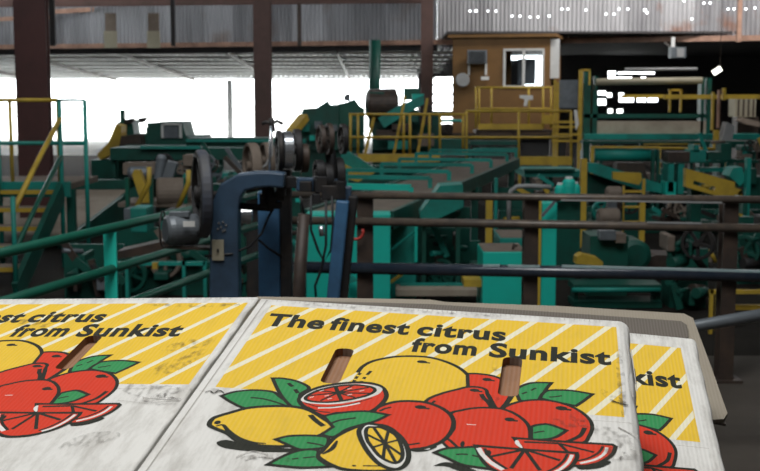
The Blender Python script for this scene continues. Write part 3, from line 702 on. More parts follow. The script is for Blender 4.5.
# hidden work table carrying the cartons
tb = thing('work_table', 'plain work table carrying the printed citrus cartons', 'table', (0, 0, 0))
mb = MB(); c8 = [FM @ Vector(p) for p in ((-.62, -.60, BZ - .04), (.47, -.60, BZ - .04), (.47, .05, BZ - .04), (-.62, .05, BZ - .04), (-.62, -.60, BZ - .006), (.47, -.60, BZ - .006), (.47, .05, BZ - .006), (-.62, .05, BZ - .006))]
mb.quadbox(c8).build('table_top', M['dust'], tb)
for u, v in ((-.56, -.55), (.42, -.55), (-.56, -.02), (.42, -.02)):
    t_ = FM @ Vector((u, v, BZ - .02)); MB().bar((t_.x, t_.y, 0), t_, .06).build('leg', M['iron'], tb)

# ================================================================== RAILINGS NEAR THE CARTONS
def rail_line(px0, y0, px1, y1, z, ext=None):
    return PZ(px0, y0, z), PZ(px1, y1, z)
# green pipe railing on the left, running away to the right
gr = thing('pipe_railing', 'green pipe railing with one bright teal post, running away at the left', 'railing', (-1.2, 4.9, 0))
def gpt(t, z):   # plan line of the railing
    a = Vector((-1.34, 4.2)); b = Vector((-.94, 5.78)); p = a.lerp(b, t); return Vector((p.x, p.y, z))
for z, t0, t1 in ((1.10, -.55, 1.86), (.925, -.55, 1.86), (.755, -.55, 1.86)):
    MB().tube([gpt(t0, z), gpt((t0 + t1) / 2, z), gpt(t1, z)], .0195, 14).build('rail', M['railgreen'], gr)
for t_ in (.49, 1.86):
    q = gpt(t_, 0); mb = MB(); mb.box((q.x + .0, q.y + .035, .54), (.052, .02, 1.08)); mb.box((q.x, q.y + .035, .01), (.12, .12, .02))
    o = mb.build('post', M['teal_post'], gr)
q = gpt(-.5, 0); MB().box((q.x, q.y, .54), (.05, .05, 1.08)).build('post', M['railgreen'], gr)
# dark three-rail fence across the right
fr = thing('iron_fence', 'dark worn three-rail iron fence crossing the right half behind the cartons', 'fence', (1.2, 7.0, 0))
def fpt(px, z): # straight plan line: Y 7.28 at column 300 to 6.62 at column 860
    a = PY(300, 200, 7.28); b = PY(860, 200, 6.62); k = (px - 380) / FPX / math.cos(PITCH); dx, dy = b.x - a.x, b.y - a.y
    t = (k * a.y - a.x) / (dx - k * dy); return Vector((a.x + dx * t, a.y + dy * t, z))
MB().tube([fpt(292, 1.055), fpt(560, 1.065), fpt(880, 1.075)], .022, 14).build('rail', M['rail_iron'], fr)
MB().tube([fpt(292, .895), fpt(560, .905), fpt(880, .910)], .025, 14).build('rail', M['rail_iron'], fr)
o = MB().tube([fpt(292, .605), fpt(560, .625), fpt(880, .640)], .036, 14).build('rail', M['railblue'], fr); o['label'] = 'thicker blue black bottom rail'
for pa, pb, zz, rr in ((562, 790, .6335, .036), (483, 500, .623, .036), (508, 540, .625, .036)):  # pale strips along the rails: wear together with painted highlights
    a_, b_ = fpt(pa, zz + .0275), fpt(pb, zz + .0305); MB().bar(a_ + Vector((0, -.018, 0)), b_ + Vector((0, -.018, 0)), .022, .013).build('worn_highlight', M['wornhighlight'], fr)
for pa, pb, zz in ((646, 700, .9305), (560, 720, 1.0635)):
    a_, b_ = fpt(pa, zz), fpt(pb, zz + .001); MB().bar(a_ + Vector((0, -.021, -.012 if zz > 1 else .0)), b_ + Vector((0, -.021, -.012 if zz > 1 else .0)), .008, .010).build('worn_highlight', M['greybox'], fr)
for px, wd in ((365, .10), (532, .085), (732, .085)):
    q = fpt(px, 0); mb = MB(); t = .014
    mb.span(q.x - wd / 2, q.x + wd / 2, q.y + .026, q.y + .04, 0, 1.06); mb.span(q.x - .007, q.x + .007, q.y + .04, q.y + .12, 0, 1.06); mb.span(q.x - wd / 2, q.x + wd / 2, q.y + .12, q.y + .134, 0, 1.06)
    mb.span(q.x - .09, q.x + .09, q.y - .01, q.y + .17, 0, .015); mb.build('post', M['iron'], fr)
q = fpt(356, .84)
tag(MB().tube([q + Vector((.045 * math.sin(a * .4) - .0, -.06, .045 * math.cos(a * .4) - .0)) for a in range(3, 14)], .009, 8).build('pipe_hook', M['red']), 'small red hook hanging by the left fence post', 'hook')
lp = thing('pipe_rail', 'grey pipe rail slanting below the fence at the right edge', 'pipe', (1.9, 5.6, 0))
pp = [PZ(655, 331, .57), PZ(690, 327, .60), PZ(800, 308, .69)]
MB().tube(pp, .028, 12).build('rail', M['motor'], lp)
for q in (pp[0], pp[2]): MB().tube([Vector((q.x, q.y, 0)), q], .024, 10).build('post', M['motor'], lp)
q = fpt(770, 0); 

# ================================================================== WIRE STITCHING MACHINES
def P5(x, y, Y=5.3): return PY(x, y, Y)
Y1 = 5.05
st = thing('stitching_machine', 'blue stitching machine with arched frame, flywheel and grey motor, left of middle', 'machine', (P5(232, 300).x, 5.3, 0))
# arched column: thick swept casting
def swept(pxs, widths, depth, Y):
    """casting outline: centre line in the picture plane at distance Y with width per point, thickness depth"""
    pts = [PY(x, y, Y) for x, y in pxs]; n = len(pts); L_ = []; R__ = []
    for i, p in enumerate(pts):
        t = (pts[min(i + 1, n - 1)] - pts[max(i - 1, 0)]); t.y = 0; t.normalize(); nn = Vector((-t.z, 0, t.x)); wv = widths[i] * Y / FPX / 2
        L_.append(p + nn * wv); R__.append(p - nn * wv)
    mb = MB()
    for i in range(n - 1):
        A, B, C_, D = L_[i], R__[i], R__[i + 1], L_[i + 1]; o_ = Vector((0, depth, 0))
        mb.quadbox([A, B, C_, D, A + o_, B + o_, C_ + o_, D + o_])
    bmesh.ops.remove_doubles(mb.bm, verts=mb.bm.verts, dist=1e-5)
    # drop the inner walls between segments
    seen = {}
    for f in list(mb.bm.faces):
        k = tuple(sorted(v.index for v in f.verts)) if False else frozenset(f.verts); seen.setdefault(k, []).append(f)
    dup_ = [f for v in seen.values() if len(v) > 1 for f in v]
    if dup_: bmesh.ops.delete(mb.bm, geom=dup_, context='FACES')
    return mb
zf = lambda x, Y: 97 + 1190 * CAMZ / Y     # picture row of the floor
swept([(223, 470), (224, 300), (224, 230), (225, 206), (230, 191), (241, 182.5), (256, 180), (270, 179.5), (284, 181)], [34, 30, 28, 27, 24, 18, 16, 15, 15], .12, Y1).build('frame', M['blue'], st, bevel=.008)
MB().span(P5(200, 300, Y1).x, P5(250, 300, Y1).x, Y1 - .1, Y1 + .3, 0, .06).build('base_plate', M['black'], st)
def flywheel(px, py, Y, R, wid, ang, m, parent, name='flywheel', tilt=0):
    c = PY(px, py, Y); ax = Vector((math.cos(ang), math.sin(ang), tilt))
    return MB().wheel(c, ax, R, wid).build(name, m, parent)
fw = flywheel(202, 194, Y1 + .04, .186, .050, .27, M['black'], st)
c = PY(202, 194, Y1 + .04); MB().wheel(c, (math.cos(.27), math.sin(.27), 0), .190, .044, .07, 0, .03).build('rim_band', M['dustblue'], fw)
c = PY(204, 195, Y1 + .04); MB().tube([c + Vector((-.04, -.02, 0)), PY(226, 195, Y1 + .06)], .018, 12).build('shaft', M['black'], st)
# motor
mo = MB(); ma = PY(165, 230, Y1 + .05); mb_ = PY(199, 229, Y1 + .12); ax = (mb_ - ma)
mo.lathe(ma, ax, [(0, .05), (.01, .062), (.03, .068), (ax.length - .015, .068), (ax.length, .05)], 28); mot = mo.build('motor', M['motor'], st)
MB().box(PY(180, 214.0, Y1 + .07), (.085, .06, .020)).build('terminal_box', M['motor'], mot)
o = MB().box(PY(189, 224, Y1 - .002), (.050, .004, .024)).build('name_plate', M['white'], mot)
MB().tube([PY(163, 229, Y1 + .06) + Vector((0, .075 * math.cos(a * .5), .078 * math.sin(a * .5))) for a in range(13)], .004, 6).build('end_bell', M['black'], mot)
MB().bar(PY(168, 246, Y1 + .1), PY(214, 248, Y1 + .08), .09, .012).build('motor_shelf', M['iron'], st)
o = MB().box(PY(218, 250, Y1 - .006), (.050, .008, .088)).build('switch_plate', M['cream'], st); o['label'] = 'small cream switch plate'
MB().box(PY(218, 250.5, Y1 - .013), (.008, .008, .014)).build('toggle', M['black'], o)
mb = MB()
for dx, dy in ((-3, -3), (1, -4), (4, -1), (-4, 3), (1, 5), (3, 4), (-1, 1)): mb.box(PY(222 + dx, 226 + dy, Y1 - .003), (.008, .003, .010))
mb.build('paint_chips', M['steel'], st)
# light blue column of the same machine and its dark guide beside it
mb = MB(); a = PY(270, 190, Y1 + .35); b = PY(258, 240, Y1 + .35).x; c2 = PY(280, 240, Y1 + .35).x
mb.span(b, c2, Y1 + .35, Y1 + .45, 0, PY(270, 192, Y1 + .35).z); mb.build('column', M['bluelight'], st, bevel=.006)
mb = MB(); mb.span(PY(280, 240, Y1 + .3).x, PY(291, 240, Y1 + .3).x, Y1 + .3, Y1 + .4, 0, PY(285, 170, Y1 + .3).z); mb.build('guide_post', M['black'], st, bevel=.006)
# polished disc of the head, seen almost edge on
MB().lathe(PY(282, 150, Y1 + .2), (1, .22, 0), [(0, .075), (.004, .083), (.040, .083), (.044, .075)], 36).build('steel_disc', M['steel'], st)
MB().wheel(PY(297, 150, Y1 + .3), (1, .2, 0), .095, .03, .18, 4).wheel(PY(279, 151, Y1 + .2), (1, .2, 0), .092, .02, .3, 4).build('wire_reel', M['black'], st)
MB().wheel(PY(304, 158, Y1 + .34), (1, .25, 0), .065, .03, .3, 4).build('wire_reel', M['iron'], st)
MB().tube([PY(271, 126, Y1 + .15), PY(270, 150, Y1 + .14), PY(269, 188, Y1 + .12)], .006, 8).build('guide_rod', M['steel'], st)
MB().tube([PY(269, 187, Y1 + .12), PY(271, 198, Y1 + .13), PY(270, 210, Y1 + .14)], [.02, .028, .018], 10).build('stitching_head', M['black'], st)
mb = MB()
for (x, y, dx, dz, r) in ((268, 190, .05, .05, 0), (276, 196, .06, .04, .3), (264, 200, .04, .06, .1), (274, 205, .05, .03, .5), (281, 188, .04, .07, 0), (290, 182, .05, .05, .2)): mb.box(PY(x, y, Y1 + .16), (dx, .07, dz), r)
mb.build('head_linkage', M['black'], st, bevel=.004)
MB().tube([PY(262, 124, Y1 + .2), PY(266, 122, Y1 + .2), PY(272, 124, Y1 + .2), PY(277, 121, Y1 + .2), PY(283, 124, Y1 + .2)], .008, 8).build('wing_nut', M['black'], st)
MB().tube([PY(271, 118, Y1 + .2), PY(272, 124, Y1 + .2), PY(273, 132, Y1 + .2)], .012, 8).build('wing_nut', M['black'], st)
MB().tube([PY(275, 205, Y1 + .2), PY(268, 218, Y1 + .18), PY(262, 233, Y1 + .16), PY(250, 246, Y1 + .1), PY(232, 254, Y1), PY(205, 256, Y1)], .0055, 8).build('power_cable', M['cord'], st)
MB().tube([PY(259, 240, Y1 + .16), PY(268, 248, Y1 + .2), PY(282, 257, Y1 + .26)], .0055, 8).build('power_cable', M['cord'], st)
MB().bar(PY(238, 206, Y1 + .1), PY(268, 208, Y1 + .3), .05, .03).build('link_arm', M['black'], st)
MB().lathe(PY(239, 214, Y1 + .35), (1, .3, 0), [(0, .04), (.05, .05), (.06, .03)], 20).build('pulley', M['steel'], st)

# second stitching machine further right, leaning blue leg
Y2 = 6.0
s2 = thing('stitching_machine', 'dark stitching machine with stacked reels and slanting blue leg, right of the arched one', 'machine', (PY(335, 300, Y2).x, Y2, 0))
for (x, y, r, y_) in ((321, 139, .072, 0), (329, 139, .080, .02), (343, 139, .078, .10)):
    MB().wheel(PY(x, y, Y2 + y_), (1, .28, 0), r, .024, .2, 5).build('wire_reel', M['iron'] if x < 330 else M['black'], s2)
MB().tube([PY(330, 150, Y2 + .05), PY(332, 170, Y2 + .05), PY(334, 190, Y2 + .05)], .028, 10).build('spindle_column', M['black'], s2)
for (x, y, r, y_) in ((319, 172, .062, 0), (327, 178, .08, .03), (338, 174, .085, .08)):
    MB().wheel(PY(x, y, Y2 + y_), (1, .3, 0), r, .04, .3, 4).build('gear_wheel', M['black'], s2)
bt = PZ(328, 430, 0); 
mb = MB(); a = PY(343, 200, Y2 - .05); fl = PY(328, 0, Y2); dd = (PY(333, 300, Y2 - .05) - a); tt = a.z / -dd.z; b = a + dd * tt
mb.bar(a, b, .065, .10); mb.build('leg', M['bluelight'], s2, bevel=.01)
mb = MB(); mb.bar(a + Vector((.05, .06, .02)), b + Vector((.05, .06, 0)), .05, .10); mb.build('leg', M['black'], s2, bevel=.01)
a = PY(304, 214, Y2 - .1); dd = PY(298, 300, Y2 - .1) - a; b = a + dd * (a.z / -dd.z)
MB().tube([a, (a + b) / 2, b], [.03, .034, .036], 12).build('leg', M['iron'], s2)
mb = MB(); mb.bar(PY(296, 184, Y2), PY(346, 186, Y2 + .05), .06, .07); mb.bar(PY(345, 186, Y2), PY(344, 212, Y2), .07, .07); mb.build('cross_arm', M['blue'], s2, bevel=.008)
mb = MB()
for (x, y, dx, dz, r) in ((320, 184, .06, .08, .2), (330, 192, .08, .07, 0), (338, 190, .05, .09, .4), (316, 198, .04, .05, .1), (306, 186, .06, .05, 0)): mb.box(PY(x, y, Y2 - .04), (dx, .09, dz), r)
mb.build('head_linkage', M['black'], s2, bevel=.004)
for pts in ([(311, 196), (311, 230), (318, 250), (324, 262), (331, 250), (333, 225), (332, 196)], [(326, 200), (326, 245), (321, 270), (315, 286), (316, 297)], [(300, 196), (302, 204), (304, 214)]):
    MB().tube([PY(x, y, Y2 - .08) for x, y in pts], .0065, 8).build('power_cable', M['cord'], s2)
MB().tube([PY(321, 226, Y2 - .09), PY(322, 236, Y2 - .09)], .014, 10).build('cable_plug', M['steel'], s2)
# third flywheel machine behind the first
Y3 = 7.4
s3 = thing('stitching_machine', 'dark stitching machine farthest back, large tan-edged flywheel above blue arch', 'machine', (PY(258, 300, Y3).x, Y3, 0))
MB().wheel(PY(252, 166, Y3), (1, .36, 0), .145, .06).build('flywheel', M['dust'], s3)
MB().wheel(PY(267, 160, Y3 + .6), (1, .36, 0), .12, .06).build('flywheel', M['dust'], s3)
mb = MB(); mb.span(PY(244, 250, Y3).x, PY(262, 250, Y3).x, Y3 + .12, Y3 + .3, 0, PY(250, 186, Y3).z); mb.build('column', M['black'], s3, bevel=.01)
MB().bar(PY(250, 190, Y3 + .2), PY(282, 186, Y3 + .2), .1, .08).build('frame', M['blue'], s3, bevel=.01)
MB().tube([PY(243, 178, Y3 - .1), PY(256, 172, Y3 - .1), PY(266, 165, Y3 - .1), PY(272, 154, Y3 - .1), PY(272, 136, Y3 - .1)], .008, 8).build('wire_guide', M['greybox'], s3)

# ================================================================== LEFT STAIR AND WALKWAY
sl = thing('steel_stair', 'green steel stair with yellow step edges and yellow handrail at the left edge', 'stair', (-3.3, 10.9, 0))
xr, xl = -3.08, -3.68
steps = [(.03, 9.95), (.175, 10.25), (.32, 10.55), (.465, 10.85), (.61, 11.15), (.755, 11.45)]
for z, Y in steps[1:]:
    t = MB().span(xl, xr - .03, Y, Y + (.26 if Y < 11.4 else .09), z - .03, z).build('tread', M['dust'], sl)
    MB().span(xl, xr - .03, Y - .02, Y, z - .035, z + .003).build('step_edge', M['yellow'], t)
for x in (xr, xl):
    MB().bar((x, 9.95, .0), (x, 11.47, .74), .05, .20).build('stringer', M['green'], sl)
for x, nm in ((xr, 'a'), (xl, 'b')):
    for Y, z0, z1 in ((11.5, 0, 1.61), (9.95, 0, .82)):
        MB().tube([(x, Y, z0), (x, Y, (z0 + z1) / 2), (x, Y, z1)], .021, 10).build('newel_post', M['teal'], sl)
    MB().tube([(x, 11.5, 1.44), (x, 10.7, 1.07), (x, 9.95, .70)], .024, 12).build('handrail', M['yellow'], sl)
    MB().tube([(x, 11.5, 1.08), (x, 10.7, .72), (x, 9.95, .36)], .022, 12).build('lower_rail', M['railgreen'], sl)
wk = thing('walkway', 'teal edged walkway with yellow and teal guard rails at the stair top', 'walkway', (-3.4, 12, 0))
MB().span(-6.2, xr + .02, 11.62, 12.9, .74, .80).build('deck', M['dust'], wk)
MB().span(-6.2, xr + .06, 11.57, 11.62, .68, .83).build('edge_beam', M['teal'], wk)
for x in (-6, -4.6, xr):
    MB().span(x - .04, x + .04, 11.8, 11.88, 0, .74).build('leg', M['green'], wk)
xe = PY(86, 150, 11.7).x
MB().tube([(-6.2, 11.7, 1.62), (-4, 11.7, 1.62), (PY(57, 101, 11.7).x, 11.7, 1.62)], .020, 10).build('top_rail', M['yellow'], wk)
MB().tube([(PY(57, 101, 11.7).x, 11.7, 1.62), (xe, 11.7, 1.62)], .014, 10).build('top_rail', M['railgreen'], wk)
MB().tube([(-6.2, 11.7, 1.20), (-4, 11.7, 1.2), (xe, 11.7, 1.20)], .021, 10).build('middle_rail', M['teal'], wk)
MB().tube([(xe, 11.7, 0), (xe, 11.7, 1.62)], .021, 10).build('end_post', M['teal'], wk)
MB().tube([(PY(57, 101, 11.7).x, 11.72, .8), (PY(57, 101, 11.7).x, 11.72, 1.62)], .018, 10).build('post', M['yellow'], wk)
MB().tube([(PY(9, 101, 11.7).x, 11.72, .8), (PY(9, 101, 11.7).x, 11.72, 1.62)], .018, 10).build('post', M['yellow'], wk)

def conveyor(name_label, corners, zt, h, thick, legs=(), belt='belt', frame_m='green', cat='conveyor'):
    """slab conveyor: belt surface with four plan corners (near-left, near-right, far-right, far-left), side frame, legs"""
    c_ = sum((Vector((a.x, a.y, 0)) for a in corners), Vector()) / 4
    t = thing('belt_conveyor', name_label, cat, (c_.x, c_.y, 0))
    A = [Vector((p.x, p.y, zt)) for p in corners]; dn = Vector((0, 0, -thick))
    cen = sum(A, Vector()) / 4
    In = [cen + (p - cen) * .97 + Vector((0, 0, .006)) for p in A]
    MB().quadbox([p + Vector((0, 0, -.02)) for p in In] + In).build('belt', M[belt], t)
    MB().quadbox([p + dn for p in A] + A).build('side_frame', M[frame_m], t)
    for i, j in legs:
        p = A[0].lerp(A[3], j).lerp(A[1].lerp(A[2], j), i)
        MB().bar((p.x, p.y, 0), (p.x, p.y, zt - thick), .07).build('leg', M[frame_m], t)
    return t
bcv = thing('belt_conveyor', 'tan sloping belt with green sides seen behind the left stair', 'conveyor', (-3.9, 14, 0))
A_ = [Vector((-4.7, 12.95, .07)), PY(57, 243, 12.95), PY(128, 190, 15.5), Vector((-4.9, 15.5, .44))]
MB().quadbox([p + Vector((0, 0, -.03)) for p in A_] + [p + Vector((0, 0, .006)) for p in A_]).build('belt', M['belt'], bcv)
e_ = Vector((.05, 0, 0)); MB().quadbox([Vector((A_[1].x, A_[1].y, 0)), Vector((A_[1].x + .05, A_[1].y, 0)), Vector((A_[2].x + .05, A_[2].y, 0)), Vector((A_[2].x, A_[2].y, 0)), A_[1], A_[1] + e_, A_[2] + e_, A_[2]]).build('side_frame', M['green'], bcv)
MB().pbox(40, 180, 128, 189, 15.6, .2).build('head_frame', M['green'], bcv)
for x in (60, 122): MB().pbox(x, 189, x + 3, 260, 15.65, .1, 0).build('leg', M['green'], bcv)
MB().pprism([(128, 190), (136, 186), (150, 200), (150, 226), (128, 212)], 14.6, .3).build('side_housing', M['green'], bcv)
def machine(name, label, loc_, cat='machine'): return thing(name, label, cat, loc_)

# long green conveyor bed across the left background
lb = machine('long_conveyor', 'long dark green conveyor bed crossing the left background under the bright opening', (PY(190, 150, 17).x, 17, 0), 'conveyor')
MB().pbox(110, 148, 305, 160, 16.5, 1.2).build('side_frame', M['green'], lb)
MB().pbox(186, 138, 300, 150, 17.2, .5).build('upper_guard', M['green'], lb)
MB().pbox(186, 139.5, 276, 142, 17.1, .08).build('guard_rail', M['teal'], lb)
MB().pbox(140, 146, 200, 149, 16.4, .1).build('guard_rail', M['teal'], lb)
for x in (115, 150, 185, 222, 262, 298): MB().pbox(x - 2, 160, x + 2, 300, 16.6, .1, 0).build('leg', M['green'], lb)
for x in (140, 175, 210, 245, 285): MB().lathe(PY(x, 165, 16.6), (0, 1, 0), [(0, .08), (.8, .08)], 16).build('roller', M['motor'], lb)
# sorting machine silhouette against the opening
sm_ = machine('sorting_machine', 'dark green machine with square hatch and short mast against the bright opening', (PY(145, 150, 18).x, 18.4, 0))
MB().pprism([(112, 150), (114, 128), (118, 122), (126, 121), (132, 120), (134, 134), (147, 134), (147, 123), (160, 123), (160, 132), (164, 150)], 18.6, .5).build('housing', M['green'], sm_)
MB().pprism([(146, 152), (146, 128), (158, 122), (182, 122), (186, 136), (203, 136), (203, 152)], 18.2, .9).build('hood', M['green'], sm_)
mb = MB(); 
for r in ((161, 123, 181, 125), (161, 123, 163.4, 138), (179, 123, 181.4, 138)): mb.pbox(*r, 18.12, .06)
mb.build('hatch_frame', M['white'], sm_)
MB().pbox(164, 126, 178, 138, 18.15, .04).build('hatch', M['motor'], sm_)
MB().pbox(120, 110, 124, 124, 18.5, .12).build('mast', M['railgreen'], sm_)
MB().pprism([(124, 120), (132, 118), (133, 121), (129, 124), (124, 124)], 18.5, .2).build('bracket', M['black'], sm_)
MB().pprism([(138, 118), (146, 117), (143, 122), (139, 123)], 18.5, .2).build('bracket', M['black'], sm_)
MB().pbox(118, 150, 200, 300, 18.6, .3, 0).build('base', M['green'], sm_)
mb = MB().pprism([(100, 160), (97, 154), (108, 143), (116, 124), (121, 126), (121, 140), (134, 138), (137, 143), (120, 150)], 17.9, .4); mb.build('chute', M['yellow'], sm_)
mb = MB().pprism([(118, 152), (121, 136), (140, 134), (142, 150)], 17.7, .3); mb.build('chute', M['iron'], sm_)
MB().pbox(93, 160, 120, 300, 17.9, .5, 0).build('base', M['green'], sm_)
# motors and drum group in front of it
dg = machine('drum_drive', 'grey motors and dusty drum with yellow straps, left of the flywheel', (PY(165, 200, 12).x, 12, 0))
MB().lathe(PY(157, 193, 12), (1, .12, 0), [(0, .14), (.02, .155), (.34, .155), (.36, .12)], 24).build('drum', M['dust'], dg)
MB().lathe(PY(128, 173, 12.4), (1, .1, 0), [(0, .05), (.03, .07), (.2, .07), (.22, .04)], 18).build('motor', M['motor'], dg)
MB().lathe(PY(160, 168, 12.3), (.15, .1, 1), [(-.12, .05), (.1, .055), (.14, .035)], 16).build('motor', M['motor'], dg)
mb = MB(); mb.box(PY(170, 172, 12.2), (.10, .12, .22), .1, Matrix.Rotation(.3, 3, 'Y')); mb.build('gear_box', M['motor'], dg)
mb = MB(); mb.box(PY(142, 168, 12.6), (.34, .3, .12)); mb.build('cover', M['dust'], dg)
MB().pprism([(132, 175), (134, 170), (139, 170), (149, 195), (150, 203), (141, 203)], 11.8, .12).build('belt_guard', M['yellow'], dg)
for pts in ([(149, 167), (149, 183), (135, 210)], [(188.5, 170), (188.5, 183), (177, 210)]):
    MB().tube([PY(x, y, 11.4) for x, y in pts], .024, 8).build('strap', M['yellow'], dg)
for x in (152, 186, 128): MB().pbox(x - 1.6, 178, x + 2, 310, 11.7, .05, 0).build('leg', M['railgreen'], dg)
MB().pbox(118, 203, 198, 207, 11.9, .7).build('bed', M['dust'], dg)
MB().pbox(124, 209, 150, 228, 11.2, .3).build('gear_housing', M['motor'], dg)
# low roller table under the motors
rt = machine('roller_table', 'low teal framed roller table below the grey motor', (PY(160, 270, 8).x, 8.4, 0), 'table')
MB().pbox(112, 262, 205, 265.5, 8.2, .05).build('frame_rail', M['teal'], rt)
MB().pprism([(116, 252), (170, 240), (206, 240), (206, 247), (160, 253), (118, 259)], 8.6, .3).build('bed', M['iron'], rt)
for x in (127, 184, 205): MB().pbox(x - 1.5, 262, x + 1.8, 330, 8.2, .05, 0).build('leg', M['teal'], rt)
MB().pbox(152, 263, 157, 269, 8.1, .05).build('clip', M['yellow'], rt)
MB().pbox(112, 262, 210, 264, 9.0, .05).build('frame_rail', M['teal'], rt)

# ================================================================== CENTRE: HOPPER MACHINE, HOOPED CONVEYOR, CABINETS
hm = machine('hopper_machine', 'green hopper machine with yellow arm and small motor on top, left of middle', (PY(335, 120, 24.6).x, 24.6, 0))
MB().pprism([(299, 150), (300, 116), (303, 109), (316, 108), (327, 101), (329, 105), (338, 104.5), (340, 150)], 24.4, .8).build('housing', M['green'], hm)
MB().pprism([(338, 150), (338, 104), (347, 102), (354, 99), (359, 106), (364, 109), (364, 150)], 24.6, .8).build('hopper', M['railgreen'], hm)
MB().pprism([(344, 101), (344, 96), (347, 93.5), (350, 94), (350, 101)], 24.5, .15).build('motor', M['motor'], hm)
MB().bar(PY(304, 117, 24), PY(291, 133, 23.6), .2, .14).build('arm', M['yellow'], hm)
MB().bar(PY(288, 132, 23.6), PY(297, 132, 23.6), .12, .12).build('arm', M['yellow'], hm)
MB().pbox(298, 148, 363, 300, 24.6, .6, 0).build('base', M['green'], hm)
for (x, y, c, s_) in ((306, 128, 'teal', 7), (312, 138, 'teal_bright', 5), (303, 142, 'teal', 6), (318, 125, 'motor', 7), (324, 135, 'black', 9), (334, 128, 'motor', 6), (345, 130, 'black', 8), (356, 125, 'green', 8)):
    MB().pbox(x - s_ / 2, y - s_ / 2, x + s_ / 2, y + s_ / 2, 24.1, .25).build('fitting', M[c], hm)
# washer drum behind the yellow rails
wd = machine('washer_machine', 'dusty green drum machine behind the yellow rails, right of the teal column', (PY(405, 110, 24).x, 24.5, 0))
MB().lathe(PY(366, 104, 24.4), (1, .12, 0), [(0, .22), (.05, .30), (.6, .32), (.65, .2)], 28).build('drum', M['iron'], wd)
MB().pprism([(366, 112), (369, 92), (384, 92), (386, 112)], 24.2, .2).build('bracket', M['green'], wd)
MB().pprism([(378, 118), (398, 106), (424, 95), (424, 104), (400, 118), (384, 128)], 23.9, .15).build('chute', M['teal'], wd)
MB().pbox(372, 112, 440, 150, 24.6, .6).build('housing', M['green'], wd)
MB().pbox(404, 88, 420, 100, 25.2, .5).build('hood', M['railgreen'], wd)
for (x0, y0, x1, y1, c) in ((384, 116, 400, 120, 'teal'), (392, 124, 412, 132, 'iron'), (406, 110, 418, 122, 'green'), (412, 94, 424, 99, 'teal_bright'), (420, 105, 432, 125, 'black'), (376, 130, 396, 140, 'iron'), (418, 134, 434, 146, 'dust'), (388, 141, 408, 149, 'teal')):
    MB().pbox(x0, y0, x1, y1, 23.95, .3).build('fitting', M[c], wd)
MB().pbox(372, 150, 440, 260, 24.8, .5, 0).build('base', M['green'], wd)

# long yellow railed platform
def railing(t, xs, y_top, y_mid, Ya, x0, x1, y_bot, r=.024, m='yellow', toe=None):
    MB().tube([PY(x0, y_top, Ya), PY(x1, y_top, Ya)], r, 8).build('top_rail', M[m], t)
    MB().tube([PY(x0, y_mid, Ya), PY(x1, y_mid, Ya)], r, 8).build('middle_rail', M[m], t)
    for x in xs: MB().tube([PY(x, y_top, Ya), PY(x, y_bot, Ya)], r, 8).build('post', M[m], t)
    if toe: MB().pbox(*toe, Ya - .03, .06).build('toe_board', M[m], t)
YP = 22.6
yp = thing('yellow_platform', 'long yellow railed walkway in the middle with deep yellow toe board', 'walkway', (PY(400, 160, YP).x, YP, 0))
railing(yp, (350.5, 358, 403.7, 410, 429.5, 440, 463), 114.3, 137.2, YP, 349, 466, 154, toe=(358, 154, 440, 162))
MB().pprism([(350, 152), (366, 162), (360, 164), (350, 158)], YP - .05, .1).build('toe_board', M['yellow'], yp)
MB().pbox(350, 156, 466, 158, YP + .05, 1.1).build('deck', M['iron'], yp)
for a, b, wv in (((374, 117), (365, 154), .10), ((405, 96), (394, 154), .05), ((427.5, 98), (418, 152), .05)): MB().bar(PY(*a, YP + .3), PY(*b, YP + .3), wv, .06).build('brace', M['yellow'], yp)
for x in (352, 400, 440, 465): MB().pbox(x - 1, 158, x + 1.5, 300, YP + .5, .08, 0).build('leg', M['green'], yp)
yq = thing('yellow_platform', 'yellow railed platform corner right of middle, in front of the plywood cab', 'walkway', (PY(520, 160, YP).x, YP - .1, 0))
railing(yq, (466.5, 518.7, 571), 111.2, 137.4, YP - .3, 466, 571.5, 163, toe=(519, 156.5, 572, 165))
MB().pbox(519, 160, 572, 162, YP - .2, 1.2).build('deck', M['iron'], yq)
for x in (519, 571): MB().pbox(x - 1.2, 160, x + 1.2, 300, YP - .25, .08, 0).build('leg', M['yellow'] if x < 520 else M['green'], yq)

# operator cab
YC = 27.0
cb = thing('operator_cab', 'brown plywood operator cab with sliding window, under the corrugated wall', 'cab', (PY(505, 120, YC).x, YC + .8, 0))
L0, L1 = PY(453, 80, YC).x, PY(553, 80, YC).x; zt = PY(500, 36, YC).z; zbm = PY(500, 134, YC).z
w0, w1, wz0, wz1 = PY(507, 60, YC).x, PY(546, 60, YC).x, PY(520, 86, YC).z, PY(520, 49, YC).z
def panel_hole(y, th, a, b, c, d_):
    mb = MB(); mb.span(L0, a, y, y + th, zbm, zt); mb.span(b, L1, y, y + th, zbm, zt); mb.span(a, b, y, y + th, zbm, c); mb.span(a, b, y, y + th, d_, zt); return mb
panel_hole(YC, .06, w0, w1, wz0, wz1).build('front_wall', M['ply'], cb)
panel_hole(YC + 1.9, .06, PY(505, 60, YC + 1.9).x - .25, PY(549, 60, YC + 1.9).x - .1, wz0 - .1, wz1 + .1).build('rear_wall', M['ply'], cb)
MB().span(L0, L0 + .06, YC + .06, YC + 1.9, zbm, zt).build('side_wall', M['ply'], cb)
mb = MB(); mb.span(L1 - .06, L1, YC + .06, YC + .3, zbm, zt); mb.span(L1 - .06, L1, YC + 1.6, YC + 1.9, zbm, zt); mb.span(L1 - .06, L1, YC + .3, YC + 1.6, zbm, zbm + 1.1); mb.build('side_wall', M['ply'], cb)
MB().span(L1, L1 + .2, YC + .02, YC + .1, PY(500, 78, YC).z, zt - .05).build('sunlit_strip', M['white'], cb)  # white strip painting the sunlit side of the cab
MB().span(L0 - .1, L1 + .15, YC - .12, YC + 2.1, zt, zt + .07).build('roof', M['ply'], cb)
